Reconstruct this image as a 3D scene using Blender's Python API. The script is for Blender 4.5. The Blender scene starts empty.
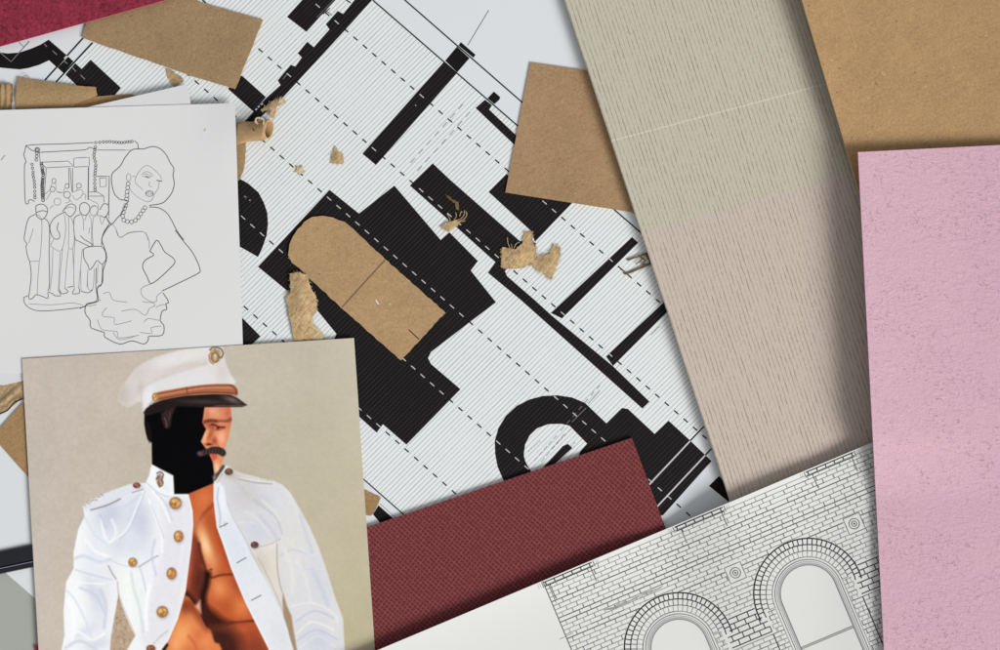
import bpy, bmesh, math, random
import numpy as np
from mathutils import Vector
from mathutils.geometry import tessellate_polygon
C = bpy.context.scene
COL = C.collection
random.seed(7)
# ------------------------------------------------------------------ layout
S = 0.0005            # metres per layout unit on the table plane
H = 0.80              # camera height
def W(x, y, z):       # layout point (x right, y down) at height z (mm) -> world metres
    z = z*0.001
    k = S*(H-z)/H
    return ((x-500)*k, (325-y)*k, z)
def K(ox, oy, s, pts):   # traced points in an enlarged detail -> layout units
    return [(ox+a/s, oy+b/s) for a, b in pts]
def lin(c):
    out = []
    for v in c[:3]:
        v = v/255.0
        out.append(v/12.92 if v <= .04045 else ((v+.055)/1.055)**2.4)
    return (*out, 1.0)
def smooth(pts, n=4, closed=False):
    P = [np.array(p, float) for p in pts]
    m = len(P)
    if m < 3: return [tuple(p) for p in P]
    out = []
    for i in range(m if closed else m-1):
        if closed: a, b, c, d = P[i-1], P[i], P[(i+1) % m], P[(i+2) % m]
        else: a, b, c, d = P[max(i-1, 0)], P[i], P[i+1], P[min(i+2, m-1)]
        for k in range(n):
            t = k/n
            out.append(tuple(.5*((2*b)+(c-a)*t+(2*a-5*b+4*c-d)*t*t+(3*b-a-3*c+d)*t**3)))
    if not closed: out.append(tuple(P[-1]))
    return out
def rough(pts, amp=.8, step=1.6, seed=1):
    r = random.Random(seed); out = []
    m = len(pts)
    for i in range(m):
        a, b = pts[i], pts[(i+1) % m]
        L = math.hypot(b[0]-a[0], b[1]-a[1]); n = max(1, int(L/step))
        nx, ny = (b[1]-a[1])/max(L, 1e-6), -(b[0]-a[0])/max(L, 1e-6)
        for k in range(n):
            t = k/n; o = r.uniform(-amp, amp)
            out.append((a[0]+(b[0]-a[0])*t+nx*o, a[1]+(b[1]-a[1])*t+ny*o))
    return out
def wob(pts, amp=.35, step=7, seed=1): return rough(pts, amp, step, seed)
def inside(p, poly):
    x, y = p; c = False; j = len(poly)-1
    for i in range(len(poly)):
        xi, yi = poly[i]; xj, yj = poly[j]
        if (yi > y) != (yj > y) and x < (xj-xi)*(y-yi)/(yj-yi)+xi: c = not c
        j = i
    return c
# ------------------------------------------------------------------ materials
class NT:
    def __init__(s, name):
        s.m = bpy.data.materials.new(name); s.m.use_nodes = True
        s.t = s.m.node_tree; s.t.nodes.clear()
        s.out = s.t.nodes.new('ShaderNodeOutputMaterial')
        s.b = s.t.nodes.new('ShaderNodeBsdfPrincipled')
        s.t.links.new(s.b.outputs[0], s.out.inputs[0])
        s.uv = s.t.nodes.new('ShaderNodeUVMap'); s.uv.uv_map = 'layout'
        sep = s.t.nodes.new('ShaderNodeSeparateXYZ'); s.t.links.new(s.uv.outputs[0], sep.inputs[0])
        s.x, s.y = sep.outputs[0], sep.outputs[1]
    def put(s, sock, v):
        if isinstance(v, bpy.types.NodeSocket): s.t.links.new(v, sock)
        elif isinstance(v, (tuple, list)) and len(v) == 3 and sock.type == 'RGBA': sock.default_value = (*v, 1)
        else: sock.default_value = v
    def math(s, op, a, b=0.0, c=0.0, clamp=False):
        n = s.t.nodes.new('ShaderNodeMath'); n.operation = op; n.use_clamp = clamp
        s.put(n.inputs[0], a); s.put(n.inputs[1], b)
        if len(n.inputs) > 2: s.put(n.inputs[2], c)
        return n.outputs[0]
    def comb(s, x, y, z=0.0):
        n = s.t.nodes.new('ShaderNodeCombineXYZ'); s.put(n.inputs[0], x); s.put(n.inputs[1], y); s.put(n.inputs[2], z)
        return n.outputs[0]
    def lc(s, a, b, c=0.0):      # a*x + b*y + c in layout units
        return s.math('ADD', s.math('MULTIPLY', s.x, a*100), s.math('MULTIPLY_ADD', s.y, b*100, c))
    def noise(s, vec, scale=1.0, detail=2.0, rough=.5, seed=0.0, dist=0.0):
        n = s.t.nodes.new('ShaderNodeTexNoise'); n.noise_dimensions = '4D'
        s.put(n.inputs['Vector'], vec); n.inputs['W'].default_value = seed
        n.inputs['Scale'].default_value = scale; n.inputs['Detail'].default_value = detail
        n.inputs['Roughness'].default_value = rough; n.inputs['Distortion'].default_value = dist
        return n.outputs[0]
    def voro(s, vec, scale):
        n = s.t.nodes.new('ShaderNodeTexVoronoi'); s.put(n.inputs['Vector'], vec); n.inputs['Scale'].default_value = scale
        return n.outputs['Distance'], n.outputs['Color']
    def step(s, v, a, b):        # smooth 0..1 between a and b
        n = s.t.nodes.new('ShaderNodeMapRange'); n.interpolation_type = 'SMOOTHSTEP'
        s.put(n.inputs[0], v); n.inputs[1].default_value = a; n.inputs[2].default_value = b
        return n.outputs[0]
    def mix(s, f, a, b, mode='MIX'):
        n = s.t.nodes.new('ShaderNodeMix'); n.data_type = 'RGBA'; n.blend_type = mode
        s.put(n.inputs[0], f); s.put(n.inputs[6], a); s.put(n.inputs[7], b)
        return n.outputs[2]
    def bump(s, h, dist, strength=1.0):
        n = s.t.nodes.new('ShaderNodeBump'); n.inputs['Strength'].default_value = strength
        n.inputs['Distance'].default_value = dist; s.put(n.inputs['Height'], h)
        s.t.links.new(n.outputs[0], s.b.inputs['Normal'])
    def done(s, col, rough=.7, spec=.25):
        s.put(s.b.inputs['Base Color'], col); s.put(s.b.inputs['Roughness'], rough)
        s.b.inputs['Specular IOR Level'].default_value = spec
        return s.m
def paper_mat(name, rgb, var=.03, rough=.75, spec=.2):
    n = NT(name); c = lin(rgb)
    a = n.noise(n.uv.outputs[0], 3, 3, .6, 1); f = n.noise(n.uv.outputs[0], 60, 2, .6, 2)
    d = tuple(v*(1-4*var) for v in c[:3])
    col = n.mix(n.math('MULTIPLY', n.math('ADD', a, f), .25), c, (*d, 1))
    n.bump(f, 2e-5, .4)
    return n.done(col, rough, spec)
def flat_mat(name, rgb, rough=.7, spec=.2, var=.12):
    n = NT(name); c = lin(rgb); f = n.noise(n.uv.outputs[0], 45, 3, .6, 3)
    return n.done(n.mix(f, tuple(v*(1-var) for v in c[:3]), tuple(min(1, v*(1+var)) for v in c[:3])), rough, spec)
HA = math.radians(45)
def hatch_mat(name, base, line, per=3.7):
    n = NT(name)
    w = n.noise(n.uv.outputs[0], 1.2, 1, .5, 4)
    q = n.math('MULTIPLY_ADD', w, .9, n.lc(math.sin(HA), math.cos(HA)))
    sn = n.math('SINE', n.math('MULTIPLY', q, 2*math.pi/per))
    f = n.step(sn, .0, 1.0)
    sub = n.math('SINE', n.math('MULTIPLY', q, 2*math.pi/(per*2.0)+.11))
    f = n.math('MULTIPLY', f, n.math('MULTIPLY_ADD', sub, .16, .84))
    fine = n.noise(n.uv.outputs[0], 62, 2, .6, 5); big = n.noise(n.uv.outputs[0], 1.5, 2, .5, 6)
    f = n.math('MULTIPLY', f, n.math('MULTIPLY_ADD', fine, 1.7, .05), clamp=True)
    f = n.math('MULTIPLY', f, n.math('MULTIPLY_ADD', big, .9, .5), clamp=True)
    n.bump(sn, 3e-5, .35)
    mot = n.noise(n.uv.outputs[0], 8, 3, .6, 15)
    c = n.mix(f, lin(base), lin(line))
    c = n.mix(n.math('MULTIPLY', mot, .14), c, tuple(x*.55 for x in lin(base)[:3]))
    return n.done(c, .8, .08)
def kraft_mat(name, rgb, seed=0.0, fold=None):
    n = NT(name); c = lin(rgb); uv = n.uv.outputs[0]
    big = n.noise(uv, 2.2, 3, .6, seed+1); mid = n.noise(uv, 14, 4, .7, seed+2, .6); fine = n.noise(uv, 42, 4, .75, seed+3)
    fib = n.noise(n.comb(n.lc(.05, .02), n.lc(.25, .45)), 1.0, 3, .7, seed+4, 1.5)
    v = n.math('ADD', n.math('MULTIPLY_ADD', mid, .35, n.math('MULTIPLY', fine, .95)), n.math('MULTIPLY_ADD', big, .3, n.math('MULTIPLY', fib, .35)))
    t = n.step(v, .74, 1.2)
    col = n.mix(t, tuple(x*.78 for x in c[:3]), tuple(min(1, x*1.2) for x in c[:3]))
    dist, vc = n.voro(n.comb(n.math('MULTIPLY', n.x, 1.0), n.math('MULTIPLY', n.y, 1.4)), 9)
    sp = n.step(dist, .13, .05)
    sel = n.noise(uv, 9, 1, .5, seed+9)
    col = n.mix(n.math('MULTIPLY', sp, n.step(sel, .5, .56)), col, tuple(x*.5 for x in c[:3]))
    d2, _ = n.voro(n.comb(n.math('MULTIPLY_ADD', n.x, 1.0, 3.3), n.math('MULTIPLY', n.y, 2.2)), 6.5)
    col = n.mix(n.math('MULTIPLY', n.step(d2, .1, .04), n.step(sel, .52, .44)), col, tuple(min(1, x*1.7) for x in c[:3]))
    n.bump(n.math('ADD', fine, mid), 7e-5, .4)
    return n.done(col, .85, .12)
def torn_mat(name, rgb, seed=0.):
    n = NT(name); c = lin(rgb); uv = n.uv.outputs[0]
    a = n.noise(uv, 22, 4, .75, seed, 1.0); b = n.noise(n.comb(n.lc(.4, .3), n.lc(-.05, .06)), 1, 3, .7, seed+2)
    t = n.step(n.math('ADD', a, b), .7, 1.3)
    col = n.mix(t, tuple(x*.58 for x in c[:3]), tuple(min(1, x*1.38) for x in c[:3]))
    n.bump(n.math('ADD', a, b), 2e-4, .7)
    m = n.done(col, .9, .08)
    n.b.inputs['Subsurface Weight'].default_value = 0
    return m
M = {}
M['table'] = paper_mat('grey_tabletop', (166, 170, 162), .03, .55, .3)
M['plan_plain'] = paper_mat('plan_paper', (219, 223, 226), .02)
M['plan_hatch'] = hatch_mat('plan_hatched_paper', (231, 234, 234), (174, 180, 182))
M['plan_ink'] = hatch_mat('plan_black_ink', (27, 24, 25), (48, 44, 44))
M['ink'] = flat_mat('black_ink', (24, 22, 22), .8, .08)
M['ink_white'] = flat_mat('unprinted_white', (196, 196, 196))
M['ink_grey'] = flat_mat('grey_ink', (120, 120, 120))
M['paper_edge'] = flat_mat('paper_edge', (235, 235, 232))
M['white_paper'] = paper_mat('white_paper', (221, 221, 221), .012)
M['under_paper'] = paper_mat('under_paper', (217, 217, 218), .012)
M['pencil'] = flat_mat('drawn_line', (88, 88, 88), .8, .1)
M['pencil_l'] = flat_mat('drawn_light_line', (142, 142, 142), .8, .1)
M['brick_paper'] = paper_mat('elevation_paper', (219, 220, 217), .015)
M['b_line'] = flat_mat('elevation_line', (150, 153, 150), .8, .1)
M['b_mid'] = flat_mat('elevation_mid_line', (100, 103, 100), .8, .1)
M['b_bold'] = flat_mat('elevation_bold_line', (42, 43, 42), .8, .1)
M['b_grey'] = flat_mat('elevation_grey_band', (168, 168, 168), .8, .1)
M['b_pale'] = flat_mat('elevation_window_pane', (220, 221, 222), .7, .2, .01)
M['kraft_board'] = kraft_mat('kraft_board', (168, 136, 97), 1)
M['kraft_mid'] = kraft_mat('kraft_card_brown', (161, 132, 99), 20)  # own kraft tint of the half covered square card
M['kraft_arch'] = kraft_mat('kraft_card_warm', (174, 143, 106), 33)
M['kraft_top'] = kraft_mat('kraft_card_dull', (154, 129, 96), 47)
M['kraft_low'] = kraft_mat('kraft_card_olive', (158, 128, 90), 58)
M['kraft_curl'] = kraft_mat('kraft_offcut', (160, 133, 97), 64)
M['kraft_edge'] = flat_mat('kraft_cut_edge', (190, 160, 118))
M['kraft_dark'] = flat_mat('kraft_crease', (112, 92, 66))
M['kraft_cut'] = flat_mat('kraft_slit', (60, 46, 34))
M['torn'] = torn_mat('torn_kraft', (186, 158, 118), 1)
M['torn_d'] = torn_mat('torn_kraft_dull', (172, 147, 113), 5)
M['torn_l'] = torn_mat('torn_kraft_pale', (200, 183, 146), 9)
M['strand'] = torn_mat('brown_fibre', (108, 92, 68), 12)
def burgundy():
    n = NT('burgundy_weave')
    wn = n.noise(n.uv.outputs[0], 9, 2, .5, 2); p = 3.8
    def fam(deg, ph, k):
        a = math.radians(deg)
        q = n.math('MULTIPLY_ADD', wn, 1.6, n.lc(math.sin(a)*k, math.cos(a)*k, ph))
        return n.math('SINE', n.math('MULTIPLY', q, 2*math.pi/p))
    s1 = fam(-42, 0, 1.0); s2 = fam(54, 1.3, 1.0)
    f1 = n.step(s1, .45, 1.0); f2 = n.step(s2, .5, 1.0)
    a1 = n.noise(n.uv.outputs[0], 20, 2, .6, 31); a2 = n.noise(n.uv.outputs[0], 20, 2, .6, 37)
    f = n.math('MAXIMUM', n.math('MULTIPLY', f1, n.step(a1, .28, .62)), n.math('MULTIPLY', f2, n.math('MULTIPLY', n.step(a2, .3, .65), .85)))
    fine = n.noise(n.uv.outputs[0], 48, 3, .7, 8)
    dk = n.math('MULTIPLY', n.step(s1, -.1, -.9), n.step(s2, -.1, -.9))
    col = n.mix(n.step(fine, .3, .7), lin((100, 42, 46)), lin((117, 52, 55)))
    col = n.mix(n.math('MULTIPLY', dk, .55), col, lin((66, 24, 29)))
    col = n.mix(n.math('MULTIPLY', f, .62), col, lin((150, 90, 90)))
    n.bump(f, 1.5e-4, .5)
    return n.done(col, .75, .12)
M['burgundy'] = burgundy(); M['burgundy_edge'] = flat_mat('burgundy_edge', (150, 110, 108))
def red():
    n = NT('red_felt'); uv = n.uv.outputs[0]
    f = n.noise(uv, 32, 4, .75, 2, .4); b = n.noise(uv, 5, 3, .6, 4)
    t = n.step(n.math('ADD', n.math('MULTIPLY', f, .8), n.math('MULTIPLY', b, .35)), .32, .85)
    edge = n.step(n.lc(.27, 1.0, -46), -26, 2)
    sp = n.noise(uv, 17, 3, .7, 21, .8)
    c0 = n.mix(t, lin((104, 34, 48)), lin((172, 62, 84)))
    c0 = n.mix(n.math('MULTIPLY', n.step(sp, .56, .68), .7), c0, lin((74, 22, 36)))
    c0 = n.mix(n.math('MULTIPLY', n.step(sp, .4, .3), .45), c0, lin((196, 104, 122)))
    n.bump(f, 3e-4, .7)
    return n.done(c0, .9, .1)
M['red'] = red(); M['red_edge'] = flat_mat('red_edge', (206, 84, 110))
def pink():
    n = NT('pink_embossed_paper'); uv = n.uv.outputs[0]
    wx = n.noise(uv, 5, 2, .5, 41); wy = n.noise(uv, 5, 2, .5, 43)
    px = n.math('MULTIPLY_ADD', wx, 14., n.lc(1, .15)); py = n.math('MULTIPLY_ADD', wy, 14., n.lc(-.2, 1))
    r1 = n.noise(n.comb(n.math('MULTIPLY', px, .11), n.math('MULTIPLY', py, .30)), 1, 4, .65, 3, .7)
    r2 = n.noise(n.comb(n.math('MULTIPLY', px, .2), n.math('MULTIPLY', py, .26)), 1, 3, .6, 9, .7)
    mask = n.step(n.noise(n.comb(n.lc(.016, .004), n.lc(-.004, .024)), 1, 3, .6, 5), .36, .66)
    fine = n.noise(uv, 30, 4, .7, 7)
    pit = n.step(n.math('ABSOLUTE', n.math('SUBTRACT', r1, .5)), .07, .0)
    gate = n.step(r2, .5, .7)
    k = n.math('MULTIPLY', n.math('MULTIPLY', pit, gate), n.math('MULTIPLY_ADD', mask, .85, .2))
    h = n.math('MULTIPLY_ADD', fine, .62, n.math('MULTIPLY', k, -1.0))
    h = n.math('MULTIPLY_ADD', r1, 1.1, h)
    h = n.math('MULTIPLY_ADD', r2, .6, h)
    big = n.noise(uv, 1.3, 3, .55, 11)
    c = n.mix(n.step(big, .35, .65), lin((207, 170, 182)), lin((205, 168, 182)))
    c = n.mix(n.math('MULTIPLY', n.step(n.lc(1, 0, -890), 0, 130), n.step(big, .3, .6)), c, lin((203, 167, 183)))
    c = n.mix(n.math('MULTIPLY', n.step(fine, .35, .7), .25), c, lin((194, 154, 168)))
    c = n.mix(n.math('MULTIPLY', k, .12), c, lin((140, 100, 114)))  # shade in the embossed pits, painted as a slightly darker pink
    n.bump(h, 7.5e-4, .6)
    return n.done(c, .85, .08)
M['pink'] = pink(); M['pink_edge'] = flat_mat('pink_edge', (222, 176, 192))
def beige():
    n = NT('grooved_wallcovering'); uv = n.uv.outputs[0]
    along = n.lc(.3137, .9495); acr = n.lc(.9495, -.3137)
    wv = n.noise(n.comb(n.math('MULTIPLY', acr, .03), n.math('MULTIPLY', along, .012)), 1, 2, .5, 1)
    jit = n.noise(n.comb(n.math('MULTIPLY', acr, .3), n.math('MULTIPLY', along, .09)), 1, 2, .6, 21)
    sn = n.math('SINE', n.math('MULTIPLY', n.math('MULTIPLY_ADD', jit, 1.3, n.math('MULTIPLY_ADD', wv, 3., acr)), 2*math.pi/4.2))
    st = n.noise(n.comb(n.math('MULTIPLY', acr, .3), n.math('MULTIPLY', along, .1)), 1, 3, .75, 2)
    st3 = n.noise(n.comb(n.math('MULTIPLY', acr, .12), n.math('MULTIPLY', along, .016)), 1, 2, .6, 17)
    g = n.math('MULTIPLY', n.step(sn, .3, 1.0), n.math('MULTIPLY_ADD', n.step(st, .36, .62), .75, .15))
    g = n.math('MULTIPLY', g, n.math('MULTIPLY_ADD', n.step(st3, .3, .65), .75, .5), clamp=True)
    fine = n.noise(uv, 52, 3, .75, 7)
    edge = n.math('MULTIPLY_ADD', n.noise(uv, 12, 1, .5, 3), 1.2, n.lc(.2915, 1, -421.8))
    low = n.step(edge, -.5, .5)
    c = n.mix(low, lin((198, 191, 173)), lin((204, 189, 177)))
    c = n.mix(n.math('MULTIPLY', n.step(fine, .3, .7), .5), c, n.mix(low, lin((172, 166, 146)), lin((176, 160, 150))))
    c = n.mix(n.math('MULTIPLY', g, .5), c, n.mix(low, lin((116, 111, 96)), lin((122, 107, 98))))
    l2 = n.math('ABSOLUTE', n.math('MULTIPLY_ADD', n.noise(uv, 10, 1, .5, 3), 1., n.lc(.266, 1, -304.0)))
    c = n.mix(n.math('MULTIPLY', n.step(l2, 1.1, .4), .55), c, lin((216, 210, 192)))
    h = n.math('MULTIPLY_ADD', fine, .6, n.math('MULTIPLY', g, -1.0))
    n.bump(h, 3.0e-4, .6)
    return n.done(c, .7, .2)
M['beige'] = beige(); M['beige_edge'] = flat_mat('beige_edge', (224, 216, 200))
M['gloss_black'] = (lambda n: n.done(n.mix(n.noise(n.uv.outputs[0], 4, 2), lin((16, 17, 24)), lin((26, 27, 36))), .22, .5))(NT('gloss_black'))
M['gloss_line'] = flat_mat('bar_highlight_line', (120, 124, 134), .3, .5)  # light grey painted in place of the gloss highlight along the bar
def print_mat():
    n = NT('glossy_colour_print')
    a = n.t.nodes.new('ShaderNodeVertexColor'); a.layer_name = 'print'
    return n.done(a.outputs[0], .6, .04)
M['print'] = print_mat()
# ------------------------------------------------------------------ mesh collector
class MB:
    def __init__(s): s.v = []; s.uv = []; s.f = []; s.mi = []; s.mats = []
    def m(s, key):
        if key not in s.mats: s.mats.append(key)
        return s.mats.index(key)
    def vert(s, x, y, z): s.v.append(W(x, y, z)); s.uv.append((x/100, y/100)); return len(s.v)-1
    def face(s, idx, key): s.f.append(tuple(idx)); s.mi.append(s.m(key))
    def flat(s, pts2, faces, loop, zf, th, top, edge):      # thick sheet out of a 2-D net
        n = len(pts2)
        a = [s.vert(x, y, zf(x, y)) for x, y in pts2]
        b = [s.vert(x, y, zf(x, y)-th) for x, y in pts2]
        # the underside keeps the same plan position as the top
        for i in range(n):
            X, Y, _ = s.v[a[i]]; s.v[b[i]] = (X, Y, s.v[b[i]][2])
        for f in faces:
            s.face([a[i] for i in f], top); s.face([b[i] for i in reversed(f)], top)
        sa = {}; sb = {}
        for e in loop:
            for i in e:
                if i not in sa:
                    s.v.append(s.v[a[i]]); s.uv.append(s.uv[a[i]]); sa[i] = len(s.v)-1
                    s.v.append(s.v[b[i]]); s.uv.append(s.uv[b[i]]); sb[i] = len(s.v)-1
        for (i, j) in loop: s.face((sa[i], sb[i], sb[j], sa[j]), edge)
    def quad(s, c, nu, nv, zf, th, top, edge, bow=None):
        (x0, y0), (x1, y1), (x2, y2), (x3, y3) = c     # TL TR BR BL
        P = []
        for j in range(nv+1):
            for i in range(nu+1):
                u, v = i/nu, j/nv
                x = (1-u)*(1-v)*x0+u*(1-v)*x1+u*v*x2+(1-u)*v*x3
                y = (1-u)*(1-v)*y0+u*(1-v)*y1+u*v*y2+(1-u)*v*y3
                if bow: dx, dy = bow(u, v); x += dx; y += dy
                P.append((x, y))
        F = []
        for j in range(nv):
            for i in range(nu):
                k = j*(nu+1)+i; F.append((k, k+nu+1, k+nu+2, k+1))
        L = [(j*(nu+1), (j+1)*(nu+1)) for j in range(nv)]
        L += [(nv*(nu+1)+i, nv*(nu+1)+i+1) for i in range(nu)]
        L += [((j+1)*(nu+1)+nu, j*(nu+1)+nu) for j in range(nv)]
        L += [(i+1, i) for i in range(nu)]
        s.flat(P, F, L, zf, th, top, edge)
    def poly(s, pts, zf, th, top, edge, maxlen=9):
        bm = bmesh.new()
        vs = [bm.verts.new((x, y, 0)) for x, y in pts]
        bm.faces.new(vs)
        bmesh.ops.triangulate(bm, faces=bm.faces[:], ngon_method='BEAUTY')
        for _ in range(6):
            E = [e for e in bm.edges if e.calc_length() > maxlen]
            if not E: break
            bmesh.ops.subdivide_edges(bm, edges=E, cuts=1)
            bmesh.ops.triangulate(bm, faces=[f for f in bm.faces if len(f.verts) > 3])
        bmesh.ops.recalc_face_normals(bm, faces=bm.faces[:])
        bm.verts.index_update()
        P = [(v.co.x, v.co.y) for v in bm.verts]; F = []; L = []
        for f in bm.faces:
            ids = [v.index for v in f.verts]
            area = sum(P[ids[i]][0]*P[ids[i-2]][1]-P[ids[i-2]][0]*P[ids[i]][1] for i in range(3))
            a2 = (P[ids[1]][0]-P[ids[0]][0])*(P[ids[2]][1]-P[ids[0]][1])-(P[ids[2]][0]-P[ids[0]][0])*(P[ids[1]][1]-P[ids[0]][1])
            if a2 > 0: ids.reverse()
            F.append(ids)
        es = {}
        for f in F:
            for i in range(3): es[(f[i], f[(i+1) % 3])] = 1
        for (i, j) in es:
            if (j, i) not in es: L.append((i, j))
        bm.free()
        s.flat(P, F, L, zf, th, top, edge)
    def ink(s, pts, z, key):
        ids = [s.vert(x, y, z) for x, y in pts]
        for t in tessellate_polygon([[Vector((x, y, 0)) for x, y in pts]]):
            a, b, c = [pts[i] for i in t]
            if (b[0]-a[0])*(c[1]-a[1])-(c[0]-a[0])*(b[1]-a[1]) > 0: t = (t[2], t[1], t[0])
            s.face([ids[i] for i in t], key)
    def line(s, pts, w, zf, key, closed=False, seg=6.0):
        P = []
        m = len(pts)
        for i in range(m if closed else m-1):
            a, b = pts[i], pts[(i+1) % m]
            L = math.hypot(b[0]-a[0], b[1]-a[1]); n = max(1, int(L/seg))
            for k in range(n): P.append((a[0]+(b[0]-a[0])*k/n, a[1]+(b[1]-a[1])*k/n))
        if not closed: P.append(pts[-1])
        n = len(P); A = []; B = []
        for i in range(n):
            if closed: p, q = P[i-1], P[(i+1) % n]
            else: p, q = P[max(i-1, 0)], P[min(i+1, n-1)]
            dx, dy = q[0]-p[0], q[1]-p[1]; L = math.hypot(dx, dy) or 1
            nx, ny = -dy/L*w/2, dx/L*w/2
            x, y = P[i]; z = zf(x, y) if callable(zf) else zf
            A.append(s.vert(x+nx, y+ny, z)); B.append(s.vert(x-nx, y-ny, z))
        for i in range(n if closed else n-1):
            j = (i+1) % n
            s.face((A[i], A[j], B[j], B[i]), key)
    def build(s, name, label=None, cat=None, group=None, parent=None, kind=None, shade=False):
        me = bpy.data.meshes.new(name)
        V = np.array(s.v)
        if parent is None:
            o0 = np.array([V[:, 0].mean(), V[:, 1].mean(), V[:, 2].min()])
        else: o0 = np.array(parent.location)
        me.from_pydata((V-o0).tolist(), [], s.f)
        for k in s.mats: me.materials.append(M[k])
        me.polygons.foreach_set('material_index', s.mi)
        uvl = me.uv_layers.new(name='layout')
        li = np.zeros(len(me.loops), dtype=np.int32); me.loops.foreach_get('vertex_index', li)
        uvl.data.foreach_set('uv', np.array(s.uv)[li].astype(np.float32).ravel())
        me.polygons.foreach_set('use_smooth', [shade]*len(s.f))
        me.update()
        ob = bpy.data.objects.new(name, me); COL.objects.link(ob)
        if parent is None: ob.location = o0
        else: ob.parent = parent
        if label: ob['label'] = label
        if cat: ob['category'] = cat
        if group: ob['group'] = group
        if kind: ob['kind'] = kind
        return ob
def fringe(pts, z, key, parent, n=60, length=2.4, w=.32, seed=1, name='fibre'):
    r = random.Random(seed); P = rough(pts, .1, 1.0, seed); m = len(P); b = MB()
    cx = sum(p[0] for p in P)/m; cy = sum(p[1] for p in P)/m
    for _ in range(n):
        x, y = r.choice(P); d = math.hypot(x-cx, y-cy) or 1; a = math.atan2(y-cy, x-cx)+r.uniform(-.9, .9); L = length*r.uniform(.3, 1)
        x -= math.cos(a)*.8; y -= math.sin(a)*.8; bend = r.uniform(-.7, .7)
        q = [(x, y), (x+math.cos(a)*L*.5, y+math.sin(a)*L*.5), (x+math.cos(a+bend)*L, y+math.sin(a+bend)*L)]
        b.line(smooth(q, 3), w*r.uniform(.7, 1.3), z+r.uniform(-.1, .25), key, seg=1.0)
    return b.build(name, parent=parent)
const = lambda z: (lambda x, y: z)
def g(x, y, cx, cy, sx, sy=None): return math.exp(-((x-cx)/sx)**2-((y-cy)/(sy or sx))**2)
# ------------------------------------------------------------------ setting
b = MB(); b.quad([(-1800, -1600), (2800, -1600), (2800, 2300), (-1800, 2300)], 8, 8, const(0), 20, 'table', 'table')
b.build('tabletop', kind='structure')
# ------------------------------------------------------------------ floor plan
U = (.7536, .6573); Vv = (.6573, -.7536)
def pl(t, s_): return (8+U[0]*t+Vv[0]*s_, 575+U[1]*t+Vv[1]*s_)
ZP = .45
b = MB(); b.quad([pl(-420, 900), pl(820, 900), pl(820, 0), pl(-420, 0)], 12, 12, const(ZP), .4, 'plan_plain', 'paper_edge')
def L2(x): return .868*(x-372.8)
hatch = [(92.5, 42.5), (130, 3), (160, -30), (340, -30), (372.8, 0), (660, 249.3), (760, 336), (703.8, 426.5), (690, 440.8), (650, 483.8), (560, 580), (480, 582), (363, 478.8), (240, 370.5), (120, 265), (20, 175), (-30, 130), (20, 121), (56, 82)]
b.ink(hatch, ZP+.03, 'plan_hatch')
INK = []
def blk(pts, plain=False):
    INK.append(pts); b.ink(pts, ZP+.06, 'ink' if plain else 'plan_ink')
c1 = lambda p: K(0, 0, 7.646, p)
blk(c1([(-60, 395), (0, 400), (60, 408), (150, 400), (240, 370), (310, 340), (335, 325), (372, 302), (515, 425), (430, 510), (375, 460), (300, 495), (215, 520), (150, 530), (60, 522), (-60, 510)]), True)
blk(c1([(522, 432), (562, 468), (485, 558), (440, 516)]), True)
blk([(75.2, 63), (81.7, 68.7), (90.6, 59.5), (121, 87.7), (113, 97), (98, 104), (75.9, 84.4), (65.4, 74.5)])
blk([(287, 16.6), (306.4, 31.7), (336, -1), (341, -6), (308, -6), (302, 0)])
blk([(372, 0), (376, -5), (358, -5), (354.4, 0), (343.3, 13.8), (337.8, 10.7), (325.8, 24), (329.5, 29.2), (313.8, 47), (307.3, 41.5), (297.7, 53.1), (301.8, 57.2), (295.4, 66.4), (290.7, 64.6), (277.8, 80.3), (280.6, 84.9), (266, 98), (254, 111), (243, 123), (238, 130), (246, 130), (283.4, 96.9), (350, 24.5)])
blk([(242, 75.4), (234, 80), (228, 88.8), (253.8, 111.7), (266, 97)])
blk([(362.4, 153.6), (376, 165), (456.5, 73.6), (443.7, 61.9)])
blk([(457, 46.5), (445.2, 60.6), (457.2, 72.2), (469.5, 58)], True)
blk([(460.9, 41.9), (475.6, 54.6), (473.4, 57.6), (458.5, 45.3)], True)
blk(K(400, 0, 3.94, [(370, 360), (395, 382), (392, 392), (372, 410), (345, 387)]), True)
blk([(485, 99.5), (492, 105), (489.3, 109.6), (516, 135), (522, 152), (475.6, 107.9)])
blk([(432.7, 163.2), (409.9, 185.5), (445.4, 217.2), (495.3, 262), (488, 272.8), (520.8, 300), (642.4, 408.7), (649.5, 401.6), (613, 366.2), (551.6, 315.4), (534.7, 300), (507, 276), (505, 271), (509, 267), (530, 262), (536, 243), (530, 240), (519.9, 241), (450.5, 180)])
blk([(488.6, 191.9), (506.3, 174), (515, 180), (572, 203), (535, 241.8), (530.9, 230.8)])
blk([(632, 237), (638.3, 242.6), (562, 318.5), (551, 313)])
blk([(606, 356.5), (613, 366), (668, 311), (672, 296), (664, 302)])
blk([(258, 266.8), (329.6, 189.8), (359, 213.5), (394.4, 185.5), (440.8, 240), (449.5, 232.3), (477.9, 261), (470.8, 270.6), (496, 302.3), (470, 322), (431, 352), (428, 358), (431, 364), (460.5, 389.3), (406.4, 444.7), (383, 424.4), (376.7, 432.7), (345, 404), (318, 372), (336.5, 334), (317, 310), (287.3, 290.9)])
blk([(225, 176), (239, 178.3), (248, 183.2), (258.4, 192.2), (263.9, 202.5), (267.4, 213), (268, 224), (266.7, 235), (262.5, 247.6), (258, 257), (240.4, 246.9), (225, 240)])
blk([(232, 309), (243.5, 319), (260.5, 336.3), (250, 346), (232, 346)])
c2 = lambda p: K(480, 380, 5.42, p)
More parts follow.
